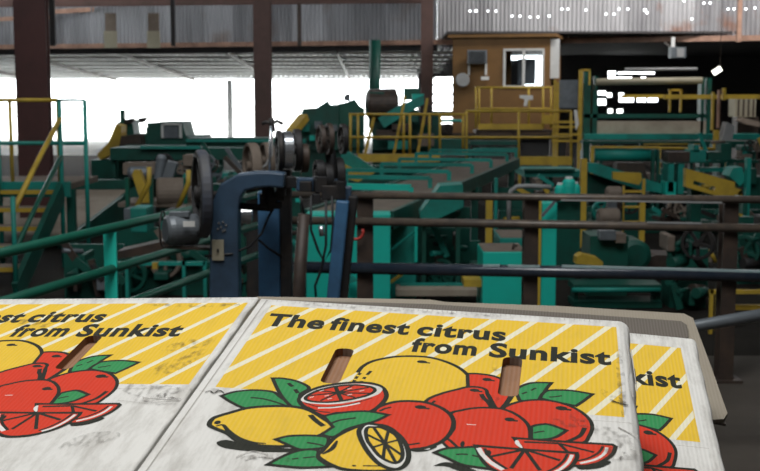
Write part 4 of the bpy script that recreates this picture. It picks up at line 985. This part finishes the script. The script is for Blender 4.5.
MB().span(L0, L1, YC, YC + 1.96, zbm - .1, zbm).build('floor_pan', M['iron'], cb)
mb = MB(); 
for a in ((w0 - .03, w0 + .02), (w1 - .02, w1 + .03), ((w0 + w1) / 2 - .03, (w0 + w1) / 2 + .03)): mb.span(a[0], a[1], YC - .03, YC + .03, wz0 - .03, wz1 + .03)
mb.span(w0, w1, YC - .03, YC + .03, wz0 - .03, wz0 + .02); mb.span(w0, w1, YC - .03, YC + .03, wz1 - .02, wz1 + .03)
wf = mb.build('window_frame', M['white'], cb)
MB().span(w0, w1, YC + .035, YC + .045, wz0, wz1).build('pane', M['glass'], wf)
MB().pbox(508, 58, 525, 84, YC + 1.2, .3).build('control_console', M['motor'], cb)
for x in (456, 551): MB().pbox(x - 1, 134, x + 1.5, 300, YC + .1, .1, 0).build('leg', M['iron'], cb)
for x in (456, 551): MB().pbox(x - 1, 134, x + 1.5, 300, YC + 1.8, .1, 0).build('leg', M['iron'], cb)
cb.rotation_euler.z = -.236; cb.location.x += .20; cb.location.y += .6
ac = thing('air_conditioner', 'grey air conditioner box mounted on the plywood cab', 'air conditioner', PY(477, 64, YC + .38))
MB().pbox(468, 50, 487, 63.5, YC + .38, .3).build('casing', M['motor'], ac)
mb = MB()
for k in range(6): mb.pbox(469.5, 51.6 + k * 2, 485.5, 52.5 + k * 2, YC + .36, .02)
mb.build('grille', M['black'], ac)
for x in (469, 486): MB().pbox(x - 1, 63.5, x + 1, 75, YC + .66, .06).build('bracket', M['white'], ac)
sg = MB().pbox(481, 76.5, 489, 80, YC + .62, .02).build('small_sign', M['white']); tag(sg, 'small white sign under the air conditioner', 'sign')
fl_ = thing('floodlight', 'round silver floodlight beside the cab corner', 'lamp', PY(462.5, 80, YC + .5))
MB().lathe(PY(462.5, 80, YC + .5), (0, -1, .1), [(-.14, .05), (-.05, .10), (.02, .16), (.03, .145)], 28).build('reflector', M['greybox'], fl_)
MB().bar(PY(462.5, 80, YC + .63), PY(463, 84, YC + .83), .04).build('bracket', M['iron'], fl_)
cp = thing('cab_landing', 'yellow railed landing with kick plate directly in front of the plywood cab', 'platform', (PY(512, 130, YC - .9).x, YC - .9, 0))
railing(cp, (475.8, 479, 491.4, 528.7, 543, 551), 87.6, 108.8, YC - 1, 475, 552, 128, toe=(478, 124, 543, 129.5))
MB().pbox(476, 130, 552, 133, YC - .9, .85).build('deck', M['iron'], cp)
for x in (477, 512, 550): MB().pbox(x - 1, 132, x + 1.2, 300, YC - .8, .08, 0).build('leg', M['iron'], cp)
MB().pbox(542, 115, 554, 124, YC - 1.1, .1).build('gate_plate', M['yellow'], cp)
# small white fitting on the landing rail
tag(MB().pprism([(520, 98), (520, 95), (533, 95.5), (533, 99.5), (528, 100), (527, 106), (524, 106), (525, 99.5)], YC - 1.15, .08).build('signal_lamp', M['white']), 'small white lamp head on the landing rail below the window', 'lamp')
# tall ladder cage right of cab
lc = thing('ladder_cage', 'tall yellow ladder frame with grey mesh panel right of the cab', 'ladder', (PY(568, 120, YC - 1.3).x, YC - 1.3, 0))
for x, y0 in ((554.5, 80), (557.5, 82), (579.5, 70)): MB().pbox(x - 1.2, y0, x + 1.2, 152, YC - 1.3, .06, 0).build('stile', M['yellow'], lc)
MB().pbox(559, 80, 578, 108, YC - 1.25, .03).build('mesh_panel', M['motor'], lc)
for y in (122, 127, 134.5, 141): MB().pbox(552, y - 1.1, 580, y + 1.1, YC - 1.32, .05).build('rung', M['yellow'], lc)
MB().pprism([(574, 110), (577, 110), (579, 124), (576, 130)], YC - 1.4, .04).build('cable_loop', M['white'], lc)

# hooped conveyor receding to the right
hc = thing('hooped_conveyor', 'long teal conveyor with U-shaped hoops receding from the fence toward the yellow platform', 'conveyor', (PZ(380, 200, .75).x, 11, 0))
ZC = .75
R0, R1 = PZ(396, 213, ZC), PZ(520, 159.5, ZC); dr = (R1 - R0); wv = Vector((-dr.y, dr.x, 0)).normalized()
Lw = .74
def cpt(t, s, z=ZC): p = R0 + dr * t + wv * Lw * s; return Vector((p.x, p.y, z))
def slab(t0, t1, s0, s1, z0, z1): return MB().quadbox([cpt(t0, s0, z0), cpt(t1, s0, z0), cpt(t1, s1, z0), cpt(t0, s1, z0), cpt(t0, s0, z1), cpt(t1, s0, z1), cpt(t1, s1, z1), cpt(t0, s1, z1)])
slab(-.01, 1, .06, .94, ZC - .03, ZC).build('belt', M['dust'], hc)
slab(-.01, 1, -.0, .06, ZC - .12, ZC + .02).build('side_frame', M['green'], hc)
slab(-.01, 1, .94, 1, ZC - .12, ZC + .02).build('side_frame', M['green'], hc)
slab(-.015, .012, 0, 1, ZC - .10, ZC - .03).build('end_roller_guard', M['black'], hc)
for t_ in (.12, .3, .5, .7, .9):
    for s in (.03, .97):
        p = cpt(t_, s, 0); MB().span(p.x - .04, p.x + .04, p.y - .04, p.y + .04, 0, ZC - .1).build('leg', M['green'], hc)
# hoops
for (xr_, yr, drop, wl) in ((411, 187.5, 11, 1.05), (430, 178, 13, 1.1), (449, 171.5, 12, 1.15), (472, 165, 11, 1.1), (491, 160, 9, 1.2), (507, 154.5, 7, 1.3), (516, 151, 6, 1.3)):
    z = ZC + .10; p = PZ(xr_, yr, z); q = p + wv * wl; h = .055 if xr_ < 415 else .04
    mb = MB(); mb.bar(p, q, .06, h); mb.bar(p, (p.x, p.y, ZC), .045); mb.bar(q, (q.x, q.y, ZC - .05), .045)
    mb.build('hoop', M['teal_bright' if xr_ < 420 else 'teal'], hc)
# bright teal cabinet at its near end
cbn = thing('drive_cabinet', 'bright teal cabinet under the near end of the hooped conveyor', 'cabinet', (PY(350, 260, 8.9).x, 8.9, 0))
MB().pbox(306, 214, 390.5, 300, 8.8, .26, 0).build('body', M['teal_bright'], cbn, bevel=.008)
MB().pbox(346, 263, 390, 265, 8.79, .01).build('seam', M['belt'], cbn)
MB().pprism([(346, 272), (357, 281), (346, 285)], 8.6, .1).build('bracket', M['teal'], cbn)
# dark teal recess panels right of the cabinet
rp = thing('machine_guard', 'dark teal guard panels receding right of the bright cabinet', 'panel', (PY(430, 260, 9.8).x, 9.8, 0))
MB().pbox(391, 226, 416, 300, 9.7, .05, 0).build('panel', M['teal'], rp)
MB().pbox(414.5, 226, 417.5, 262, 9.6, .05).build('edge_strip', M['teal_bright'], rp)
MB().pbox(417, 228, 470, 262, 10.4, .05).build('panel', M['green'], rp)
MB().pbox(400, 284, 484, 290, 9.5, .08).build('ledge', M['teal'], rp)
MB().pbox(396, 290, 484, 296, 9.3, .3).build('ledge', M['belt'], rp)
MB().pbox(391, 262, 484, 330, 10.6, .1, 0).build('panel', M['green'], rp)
MB().bar(PY(391, 282, 9.3), PY(402, 274, 9.6), .02).build('stay', M['yellow'], rp)
MB().bar(PY(391, 250, 9.3), PY(414, 232, 9.6), .015).build('stay', M['teal'], rp)
sc_ = thing('side_chute', 'large teal side chute sloping down right of the hooped conveyor', 'chute', (PY(440, 205, 9.7).x, 9.7, 0))
MB().pprism([(420, 213), (440, 186), (463, 184.5), (463.5, 207), (440, 218), (421, 224)], 9.6, .35).build('body', M['teal'], sc_)
for x in (424, 458): MB().pbox(x - 2, 212, x + 2, 300, 9.7, .1, 0).build('leg', M['green'], sc_)
MB().pbox(437, 207, 470, 226, 9.98, .03).build('back_plate', M['green'], sc_)
# box cabinets with dusty tops
bc = thing('green_box_cabinet', 'green box cabinet with dusty top and yellow edge strip, left of middle fence post', 'cabinet', (PY(505, 280, 8.6).x, 8.8, 0))
a = PY(483, 251.5, 8.6); b = PY(526, 300, 8.6); zt_ = PY(500, 252, 8.6).z
MB().span(a.x, b.x, 8.6, 9.1, 0, zt_).build('body', M['teal_bright'], bc, bevel=.006)
MB().span(a.x + .005, b.x - .005, 8.61, 9.09, zt_, zt_ + .006).build('top', M['dust'], bc)
MB().span(b.x - .03, b.x - .005, 8.585, 8.60, 0, zt_ + .1).build('edge_strip', M['yellow'], bc)
MB().tube([Vector((b.x - .09, 8.7, zt_)), Vector((b.x - .08, 8.7, zt_ + .05)), Vector((b.x - .06, 8.7, zt_ + .03))], .012, 8).build('handle', M['iron'], bc)
bd = thing('green_box_cabinet', 'smaller green box cabinet with dusty top, behind the other one', 'cabinet', (PY(515, 240, 10).x, 10.2, 0))
a = PY(500, 239, 10); b = PY(530, 239, 10); z_ = PY(510, 238, 10).z
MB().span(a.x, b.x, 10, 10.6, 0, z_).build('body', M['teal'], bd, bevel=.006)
MB().span(a.x + .01, b.x - .01, 10.01, 10.59, z_, z_ + .006).build('top', M['dust'], bd)
tag(MB().pbox(464, 280, 482, 287, 8.7, .3).build('step_bar', M['yellow']), 'short yellow bar left of the green box cabinet', 'bar')
tp = thing('teal_pillar', 'bright teal square pillar just right of the middle fence post', 'pillar', (PY(548, 250, 8.3).x, 8.4, 0))
MB().pbox(541, 203, 556.5, 300, 8.3, .16, 0).build('body', M['teal_bright'], tp, bevel=.006)
MB().pbox(538, 198, 541, 300, 8.28, .05, 0).build('edge_strip', M['yellow'], tp)
MB().bar(PY(542, 216, 8.2), PY(556, 200, 8.2), .02).build('stay', M['motor'], tp)
tag(MB().tube([PY(x, y, 10.8) for x, y in ((509, 222), (509, 200), (511, 191), (517, 186.5), (528, 186), (540, 186.5), (551, 187))] , .022, 10).build('conduit', M['greybox']), 'grey bent conduit arching left of the teal pillar', 'pipe')
yl = tag(MB().pbox(486, 196, 492.5, 236, 11, .06, 0).build('yellow_post', M['yellow']), 'short yellow post with dark notches left of the arching conduit', 'post')
tag(MB().pbox(494, 178, 497, 300, 12.5, .08, 0).build('teal_post', M['teal']), 'thin teal post under the yellow platform corner', 'post')
vb = thing('valve_block', 'round teal pump heads with dusty white tops above the teal pillar', 'pump', (PY(565, 190, 10.6).x, 10.6, 0))
for (x, y, r) in ((560, 189, .05), (569, 183, .065), (575, 188, .05)):
    h = MB().lathe(PY(x, y + 3, 10.6), (0, 0, 1), [(-.08, r), (.0, r), (.04, r * .9), (.07, r * .5)], 20).build('pump_head', M['teal_bright'], vb)
    MB().lathe(PY(x, y - 3, 10.6), (0, 0, 1), [(0, r * .6), (.03, r * .5)], 16).build('cap', M['white'], h)
MB().pbox(553, 194, 580, 300, 10.7, .3, 0).build('base', M['green'], vb)

# green cross platform right of conveyor
gp = thing('cross_conveyor', 'wide dark teal conveyor bed running right under the yellow platform corner', 'conveyor', (PY(560, 165, 17).x, 17.5, 0))
MB().pbox(524, 171, 583, 177, 17.8, 1.2).build('bed', M['teal'], gp)
MB().pbox(524, 169, 575, 171, 17.7, .09).build('guard_rail', M['green'], gp)
for x in (527, 550, 575): MB().pbox(x - 2, 177, x + 2, 260, 17.9, .1, 0).build('leg', M['green'], gp)

# ================================================================== RIGHT SIDE
rm = thing('roller_machine', 'tall teal roller machine with long pale roller and tan panel in the right background', 'machine', (PY(650, 120, 26).x, 26.4, 0))
MB().tube([PY(596, 82, 26), PY(702, 80.5, 26)], .075, 16).build('roller', M['cream'], rm)
MB().tube([PY(625, 69.5, 26.6), PY(697, 69, 26.6)], .035, 12).build('roller', M['greybox'], rm)
MB().pbox(597, 121, 706, 133.5, 26, .06).build('apron', M['belt'], rm)
MB().pbox(584, 134, 760, 139.5, 25.8, .3).build('cross_beam', M['teal'], rm)
MB().pbox(584, 114, 708, 118, 26, .2).build('cross_beam', M['green'], rm)
MB().pbox(665, 94.5, 775, 99, 25.6, .15).build('cross_beam', M['yellow'], rm)
MB().pbox(622, 94.5, 665, 98, 26.3, .1).build('cross_beam', M['yellow'], rm)
for x0, x1, y0, c in ((583, 590, 70, 'green'), (706, 710, 78, 'green'), (594, 597, 76, 'green'), (700, 703, 78, 'green'), (592, 594, 90, 'green')): MB().pbox(x0, y0, x1, 200, 26, .3, 0).build('upright', M[c], rm)
mb = MB(); mb.pbox(581, 69, 582.4, 150, 25.9, .05); mb.pbox(589, 69, 590.5, 85, 25.9, .05); mb.pbox(581, 69, 590, 71, 25.9, .05); mb.build('guard_frame', M['yellow'], rm)
mb = MB(); mb.pbox(669, 89, 671, 112, 25.8, .06); mb.pbox(680, 89, 682, 112, 25.8, .06); mb.pbox(669, 89, 682, 91, 25.8, .06); mb.build('guard_frame', M['yellow'], rm)
rl = thing('guard_rail', 'yellow guard rail below the roller machine', 'railing', (PY(630, 150, 20).x, 20, 0))
MB().tube([PY(591, 147, 20), PY(728, 149, 20)], .022, 8).build('top_rail', M['yellow'], rl)
for x in (592, 660, 727): MB().tube([PY(x, 147, 20), (PY(x, 147, 20).x, 20, 0)], .022, 8).build('post', M['yellow'], rl)
MB().tube([PY(643, 144, 20.6), PY(700, 144, 20.6)], .018, 8).build('top_rail', M['yellow'], rl)
# lamp and fitting under the curtain wall
lf = thing('strip_light', 'short tilted lit lamp hanging in the dark at the upper right', 'lamp', PY(717, 71, 24))
MB().bar(PY(713.5, 73, 24), PY(720.5, 68.5, 24), .09, .09).build('tube', M['lamp'], lf)
MB().bar(PY(713, 71, 24.1), PY(721, 66, 24.1), .12, .05).build('housing', M['iron'], lf)
MB().tube([PY(720, 66, 24.1), Vector((PY(720, 66, 24.1).x, 24.1, 5)), Vector((PY(720, 66, 24.1).x, 24.1, 7.1))], .007, 6).build('hanger', M['iron'], lf)
jb = thing('hanging_fixture', 'grey box lamp fixture below the rusty wall edge, right of middle', 'lamp', PY(677, 50, 27.4))
MB().pbox(671, 47, 686, 58, 27.3, .25).build('housing', M['motor'], jb)
MB().pbox(677, 48, 684, 57, 27.25, .05).build('diffuser', M['greybox'], jb)
MB().bar(PY(678, 52, 27.55), Vector((PY(678, 52, 27.55).x, 28.86, 2.95)), .04).build('arm', M['iron'], jb)
MB().pbox(671.5, 37, 675, 47, 27.3, .05).build('bracket', M['white'], jb)
# orange guards, cream cabinet and tilted grey hopper at far right
ug = thing('tipping_machine', 'grey tilted hopper with orange guards at the far right', 'machine', (PY(725, 130, 23).x, 23.2, 0))
MB().pprism([(721, 143), (727, 122), (735, 126), (731, 146)], 23, .3).build('hopper', M['greybox'], ug)
for x0, x1, y0, y1, c in ((712, 714, 92, 130, 'yellow'), (718, 720, 90, 128, 'rust'), (723, 726, 88, 100, 'yellow'), (714, 719, 130, 150, 'yellow')): MB().pbox(x0, y0, x1, y1, 23.2, .08).build('guard_post', M[c], ug)
MB().pbox(715, 143, 760, 148, 23.2, .4).build('beam', M['green'], ug)
MB().pbox(716, 148, 730, 260, 23.3, .3, 0).build('base', M['green'], ug)
cc = thing('slatted_cabinet', 'dull cream slatted cabinet at the right edge behind the yellow beam', 'cabinet', (PY(745, 105, 27).x, 27, 0))
MB().pbox(735, 95, 756, 117, 27, .5).build('body', M['cream'], cc)
mb = MB()
for k in range(4): mb.pbox(738 + k * 5, 97, 739.5 + k * 5, 116, 26.97, .03)
mb.build('slot', M['iron'], cc)
MB().pbox(735, 117, 756, 260, 27.05, .4, 0).build('base', M['iron'], cc)
MB().pprism([(736, 120), (745, 118), (760, 122), (760, 127), (745, 124)], 26.8, .2).build('chute', M['dust'], cc)

pm = thing('pipe_machine', 'dark teal machine with a long horizontal cylinder, right of middle', 'machine', (PY(630, 170, 16).x, 16.3, 0))
MB().tube([PY(594, 154.5, 16), PY(657, 155, 16)], .085, 20).build('cylinder', M['teal'], pm)
mb = MB(); mb.pbox(591, 146.5, 594, 168, 15.9, .06); mb.pbox(591, 146.3, 660, 148, 15.9, .06); mb.build('guard_frame', M['yellow'], pm)
MB().pprism([(588, 163), (600, 164), (662, 184), (662, 193), (640, 190), (589, 172)], 15.6, .3).build('inclined_bed', M['teal'], pm)
MB().pprism([(586, 172), (640, 190), (640, 200), (586, 200)], 15.9, .3).build('side_plate', M['green'], pm)
MB().pprism([(613, 172), (641, 173), (642, 180), (639, 185), (613, 179)], 15.3, .08).build('guard_plate', M['yellow'], pm)
MB().pbox(617, 163, 645, 172, 15.9, .3).build('chain_box', M['iron'], pm)
for (x0, y0, x1, y1, c) in ((668, 164, 674, 192, 'teal'), (678, 164, 684, 194, 'teal'), (666, 182, 676, 195, 'teal_bright'), (668, 152, 690, 162, 'iron'), (690, 150, 706, 162, 'teal'), (708, 152, 722, 160, 'green'), (694, 145, 699, 152, 'teal')):
    MB().pbox(x0, y0, x1, y1, 15.4, .3).build('fitting', M[c], pm)
MB().pbox(588, 193, 690, 300, 16.2, .3, 0).build('base', M['green'], pm)
for x in (652, 657): MB().pbox(x, 150, x + 2.4, 200, 15.7, .1, 0).build('leg', M['green'], pm)
tag(MB().pbox(581, 159, 587, 194, 13, .08, 0).build('yellow_post', M['yellow']), 'yellow post right of the teal pump heads', 'post')
yd = thing('small_ladder', 'small yellow ladder in front of the cylinder machine', 'ladder', (PY(633, 200, 12.4).x, 12.4, 0))
for x, y0 in ((623.5, 186), (643.5, 179)): MB().pbox(x - (.5 if x < 630 else 1.1), y0, x + (.5 if x < 630 else 1.1), 250, 12.4, .05, 0).build('stile', M['yellow'], yd)
for y in (191.5, 207, 222): MB().pbox(622, y - 1, 644, y + 1, 12.42, .04).build('rung', M['yellow'], yd)
rr_ = thing('paper_rolls', 'two stacked dusty tan rolls on a small stand left of the little ladder', 'roll', (PY(612, 210, 12.2).x, 12.2, 0))
MB().lathe(PY(606, 193, 12.2), (1, .1, 0), [(0, .05), (.02, .07), (.14, .07), (.16, .05)], 20).build('roll', M['dust'], rr_)
MB().lathe(PY(598, 217, 12.1), (1, .1, 0), [(0, .07), (.02, .09), (.20, .09), (.22, .07)], 20).build('roll', M['dust'], rr_)
MB().pbox(608, 200, 617, 210, 12.2, .1).build('core_block', M['motor'], rr_)
MB().pbox(596, 226, 620, 300, 12.25, .25, 0).build('stand', M['green'], rr_)
MB().pbox(616, 196, 621, 226, 12.4, .1).build('back_plate', M['iron'], rr_)
ys = thing('slotted_boom', 'yellow slotted steel boom sloping down at the right', 'machine', (PY(712, 185, 13).x, 13, 0))
bm_ = MB()
for pg in ([(686, 168.5), (735, 182), (735, 187.5), (716, 187), (694, 180.5), (686, 180)], [(686, 180), (694, 180.5), (693, 184), (714, 191), (716, 187), (735, 187.5), (742, 190), (742, 194), (737, 198), (722, 197.5), (686, 187)]): bm_.pprism(pg, 13, .12)
bm_.build('boom', M['yellow'], ys)
MB().pprism([(738, 192), (742, 190), (743, 222), (740, 222)], 13, .1).build('stay', M['yellow'], ys)
MB().pprism([(729, 176), (733, 168), (742, 167), (746, 180), (740, 186)], 13.4, .3).build('gusset', M['teal'], ys)
MB().pbox(745, 158, 749, 300, 13.3, .1, 0).build('post', M['teal'], ys)
MB().pbox(690, 188, 700, 300, 13.2, .2, 0).build('post', M['green'], ys)
# low green machine seen between the rails
lg = thing('low_drive_unit', 'low green drive unit with dull yellow guard, right of the teal pillar', 'machine', (PY(600, 255, 9.6).x, 9.8, 0))
MB().pbox(590, 236, 628, 260, 9.7, .4, 0).build('body', M['green'], lg)
MB().pprism([(576, 264), (577, 257), (582, 254), (598, 258), (603, 262), (603, 266)], 9.4, .15).build('belt_guard', M['yellow'], lg)
MB().pbox(600, 231, 616, 240, 9.6, .15).build('motor', M['motor'], lg)
MB().pbox(616, 234, 626, 243, 9.6, .2).build('cover', M['dust'], lg)
for y in (285, 302): MB().pbox(574, y, 662, y + 6, 9.2, .3).build('lower_bed', M['green'], lg)
MB().pbox(574, 292, 578, 330, 9.3, .2, 0).build('leg', M['green'], lg)
MB().pbox(656, 292, 660, 330, 9.3, .2, 0).build('leg', M['green'], lg)
MB().tube([PY(572, 290, 9.1), PY(660, 290, 9.1)], .02, 8).build('shaft', M['teal'], lg)
d2 = thing('drum_conveyor', 'dark round green drum with brown debris bed between the rails at the right', 'machine', (PY(650, 255, 10.5).x, 10.6, 0))
MB().lathe(PY(636, 256, 10.3), (0, 1, 0), [(0, .1), (.03, .14), (.4, .14)], 24).build('drum', M['green'], d2)
MB().pprism([(640, 262), (656, 255), (674, 256), (690, 262), (690, 268), (640, 268)], 10.6, .4).build('bed', M['iron'], d2)
MB().pbox(670, 254, 712, 262, 11.2, .3).build('cover', M['dust'], d2)
MB().pbox(632, 268, 700, 320, 10.9, .2, 0).build('base', M['green'], d2)
MB().tube([PY(709, 250, 10.8), PY(716, 262, 10.8)], .02, 8).build('strut', M['yellow'], d2)
MB().pbox(640, 196, 645, 246, 10.9, .05, 0).build('upright', M['yellow'], d2)
for (x0, y0, x1, y1) in ((668, 292, 690, 298), (660, 300, 682, 306), (676, 310, 700, 315)): MB().pbox(x0, y0, x1, y1, 9.9, .3).build('debris_tray', M['dust'], d2)
yf = thing('tubular_railing', 'yellow tubular frame low at the right edge behind the fence', 'railing', (PY(735, 300, 8.2).x, 8.2, 0))
for x in (711.5, 717.5): MB().pbox(x - 1.6, 290, x + 1.6, 330, 8.2 + (x > 714) * .1, .03, 0).build('leg', M['yellow'], yf)
MB().pbox(710, 290, 790, 294, 8.2, .03).build('rail', M['yellow'], yf)
MB().pbox(716, 305, 790, 310, 8.3, .03).build('rail', M['yellow'], yf)
q = PY(788, 290, 8.2); MB().span(q.x - .02, q.x, 8.2, 8.24, 0, q.z).build('leg', M['yellow'], yf)
# deep back: dark green beams and frames on the right giving depth behind the fence
bk = thing('distant_frame', 'dark green machine framework far behind the slotted boom', 'machine', (PY(690, 150, 19).x, 19, 0))
for (x0, y0, x1, y1, c) in ((583, 141, 760, 143.5, 'green'), (664, 160, 760, 163, 'green'), (700, 168, 728, 172, 'teal'), (745, 182, 765, 188, 'dust'), (742, 150, 752, 158, 'dust')): MB().pbox(x0, y0, x1, y1, 18.5, .3).build('beam', M[c], bk)
for x in (600, 640, 690, 720, 752): MB().pbox(x - 1.5, 141, x + 1.5, 300, 18.6, .15, 0).build('upright', M['green'], bk)
MB().pbox(590, 176, 760, 300, 19.6, .2, 0).build('screen_panel', M['green'], bk)
b2 = thing('distant_frame', 'dark green machine framework under the long yellow walkway', 'machine', (PY(440, 180, 21).x, 21, 0))
for (x0, y0, x1, y1, c) in ((340, 166, 470, 169, 'green'), (470, 141, 518, 145, 'green'), (474, 148, 518, 151, 'teal'), (345, 178, 480, 182, 'green')): MB().pbox(x0, y0, x1, y1, 20.5, .4).build('beam', M[c], b2)
for x in (350, 385, 420, 455, 480, 512): MB().pbox(x - 1.5, 166, x + 1.5, 300, 20.6, .15, 0).build('upright', M['green'], b2)
dc = thing('side_chute', 'teal chute with yellow edge running down left of the hooped conveyor', 'chute', (PY(352, 165, 17).x, 17, 0))
MB().pprism([(341, 153), (349, 152), (376, 170), (360, 172), (341, 162)], 17, .3).build('body', M['teal'], dc)
MB().pprism([(341, 163), (360, 173), (376, 172), (358, 182), (341, 177)], 16.8, .2).build('edge', M['yellow'], dc)
MB().pbox(344, 170, 348, 300, 17.2, .1, 0).build('leg', M['green'], dc)
# things outside in the bright yard
tag(MB().prism([PY(x, y, 114) for x, y in ((181, 114.8), (183, 111), (189, 110), (192, 112), (192, 114.8))], (0, 2, 0)).build('parked_trailer', M['greybox']), 'faint grey trailer far off in the bright yard', 'vehicle')
tag(MB().prism([PY(x, y, 92) for x, y in ((195, 113), (200, 112), (203, 109), (205, 112), (203, 115), (198, 119.2))], (0, 2, 0)).build('parked_loader', M['greybox']), 'small dark loader shape far off in the bright yard', 'vehicle')

# ================================================================== LOW MACHINERY IN THE DARK GAPS
def gear_unit(label, x0, y0, x1, y1, Y, seed, n=14, cols=('green', 'teal', 'iron', 'motor', 'black', 'dust', 'green', 'yellow'), back=False):
    """cluster of housings, shafts and brackets on a common bed, built within a stretch of the hall"""
    y1 = min(y1, zf(0, Y) - 2); rn = random.Random(seed); a = PY((x0 + x1) / 2, y1, Y); t = thing('gear_unit', label, 'machine', (a.x, Y, 0))
    MB().pbox(x0, (y0 + y1) / 2 + (y1 - y0) * .12, x1, y1, Y + .25, .3, 0).build('bed', M['green'], t)
    if back: MB().pbox(x0 - 2, y0 + (y1 - y0) * .15, x1 + 2, y1, Y + .75, .06, 0).build('back_panel', M['green'], t)
    for k in range(n):
        x = rn.uniform(x0, x1); y = rn.uniform(y0, y1); w_ = rn.uniform(.06, .2) * (x1 - x0); h = rn.uniform(.08, .3) * (y1 - y0); c = rn.choice(cols); kind = rn.random()
        yy = Y + rn.uniform(-.05, .12)
        if kind < .35: MB().pbox(x - w_ / 2, y - h / 2, x + w_ / 2, y + h / 2, yy, .3).build('housing', M[c], t, bevel=.01)
        elif kind < .6: MB().tube([PY(x - w_, y, yy), PY(x + w_, y + rn.uniform(-2, 2), yy + .1)], rn.uniform(.015, .05), 10).build('shaft', M[c], t)
        elif kind < .8: MB().wheel(PY(x, y, yy), (rn.uniform(-.6, .6), 1, 0), rn.uniform(.07, .16), .05, .2, 5).build('sprocket', M[c], t)
        else: MB().bar(PY(x - w_, y - h, yy), PY(x + w_ * .6, y + h, yy), .04, .05).build('brace', M[c], t)
    return t
gear_unit('dark clutter of shafts and housings low behind the green pipe railing', 112, 215, 205, 298, 9.6, 3, 18, back=True)
gear_unit('dark drive parts low between the left stair and the bright teal post', 66, 235, 122, 298, 8.6, 5, 12, ('green', 'iron', 'black', 'green', 'motor'), back=True)
gear_unit('row of grey motors and rollers between the drum and the far flywheel', 160, 160, 250, 200, 13.2, 11, 20, ('motor', 'dust', 'iron', 'green', 'teal', 'black', 'motor'))
gear_unit('dark gearing right of the bright teal drive cabinet', 428, 232, 478, 296, 9.95, 13, 12, ('green', 'green', 'teal', 'black', 'iron'), back=True)
gear_unit('green drive parts under the cross conveyor', 500, 180, 582, 235, 14.5, 17, 16, ('green', 'teal', 'iron', 'dust', 'yellow'), back=True)
gear_unit('dark green gearing behind the low drive unit', 560, 200, 640, 300, 13.4, 19, 18, ('green', 'green', 'teal', 'iron', 'black'), back=True)
gear_unit('dark gearing with brown bits behind the right fence post', 640, 205, 760, 300, 14.2, 23, 24, ('green', 'green', 'iron', 'black', 'dust', 'teal'), back=True)
gear_unit('green valve and motor row above the inclined bed', 600, 150, 678, 190, 17.2, 29, 18, ('green', 'teal', 'iron', 'dust', 'black'))
gear_unit('machinery row right of the slotted boom, at the far right', 705, 140, 765, 200, 17.0, 31, 18, ('green', 'teal', 'iron', 'dust', 'black', 'yellow'))
gear_unit('green shapes packed behind the long walkway rails', 388, 118, 470, 152, 23.95 + 2.6, 37, 22, ('green', 'teal', 'iron', 'black', 'dust', 'teal'))
gear_unit('dusty machine tops in front of the long green conveyor bed', 195, 150, 300, 185, 14.8, 41, 18, ('green', 'dust', 'iron', 'teal', 'motor'))
gear_unit('dark drums and dusty trays low between the middle and right fence posts', 670, 240, 706, 300, 9.0, 43, 16, ('green', 'black', 'dust', 'green', 'iron'), back=True)
gear_unit('dark green parts low at the far right edge behind the fence', 738, 205, 790, 285, 10.2, 47, 10, ('green', 'black', 'iron', 'green'), back=True)
gear_unit('dark parts directly under the low teal bed right of the pillar', 584, 240, 608, 300, 10.3, 53, 10, ('green', 'black', 'iron', 'green'), back=True)
gear_unit('dark shafts behind the arched blue frame, left of the bright teal cabinet', 236, 215, 300, 298, 9.2, 59, 14, ('green', 'black', 'iron', 'green', 'teal'), back=True)
for o in bpy.data.objects:
    if '_o' in o: del o['_o']
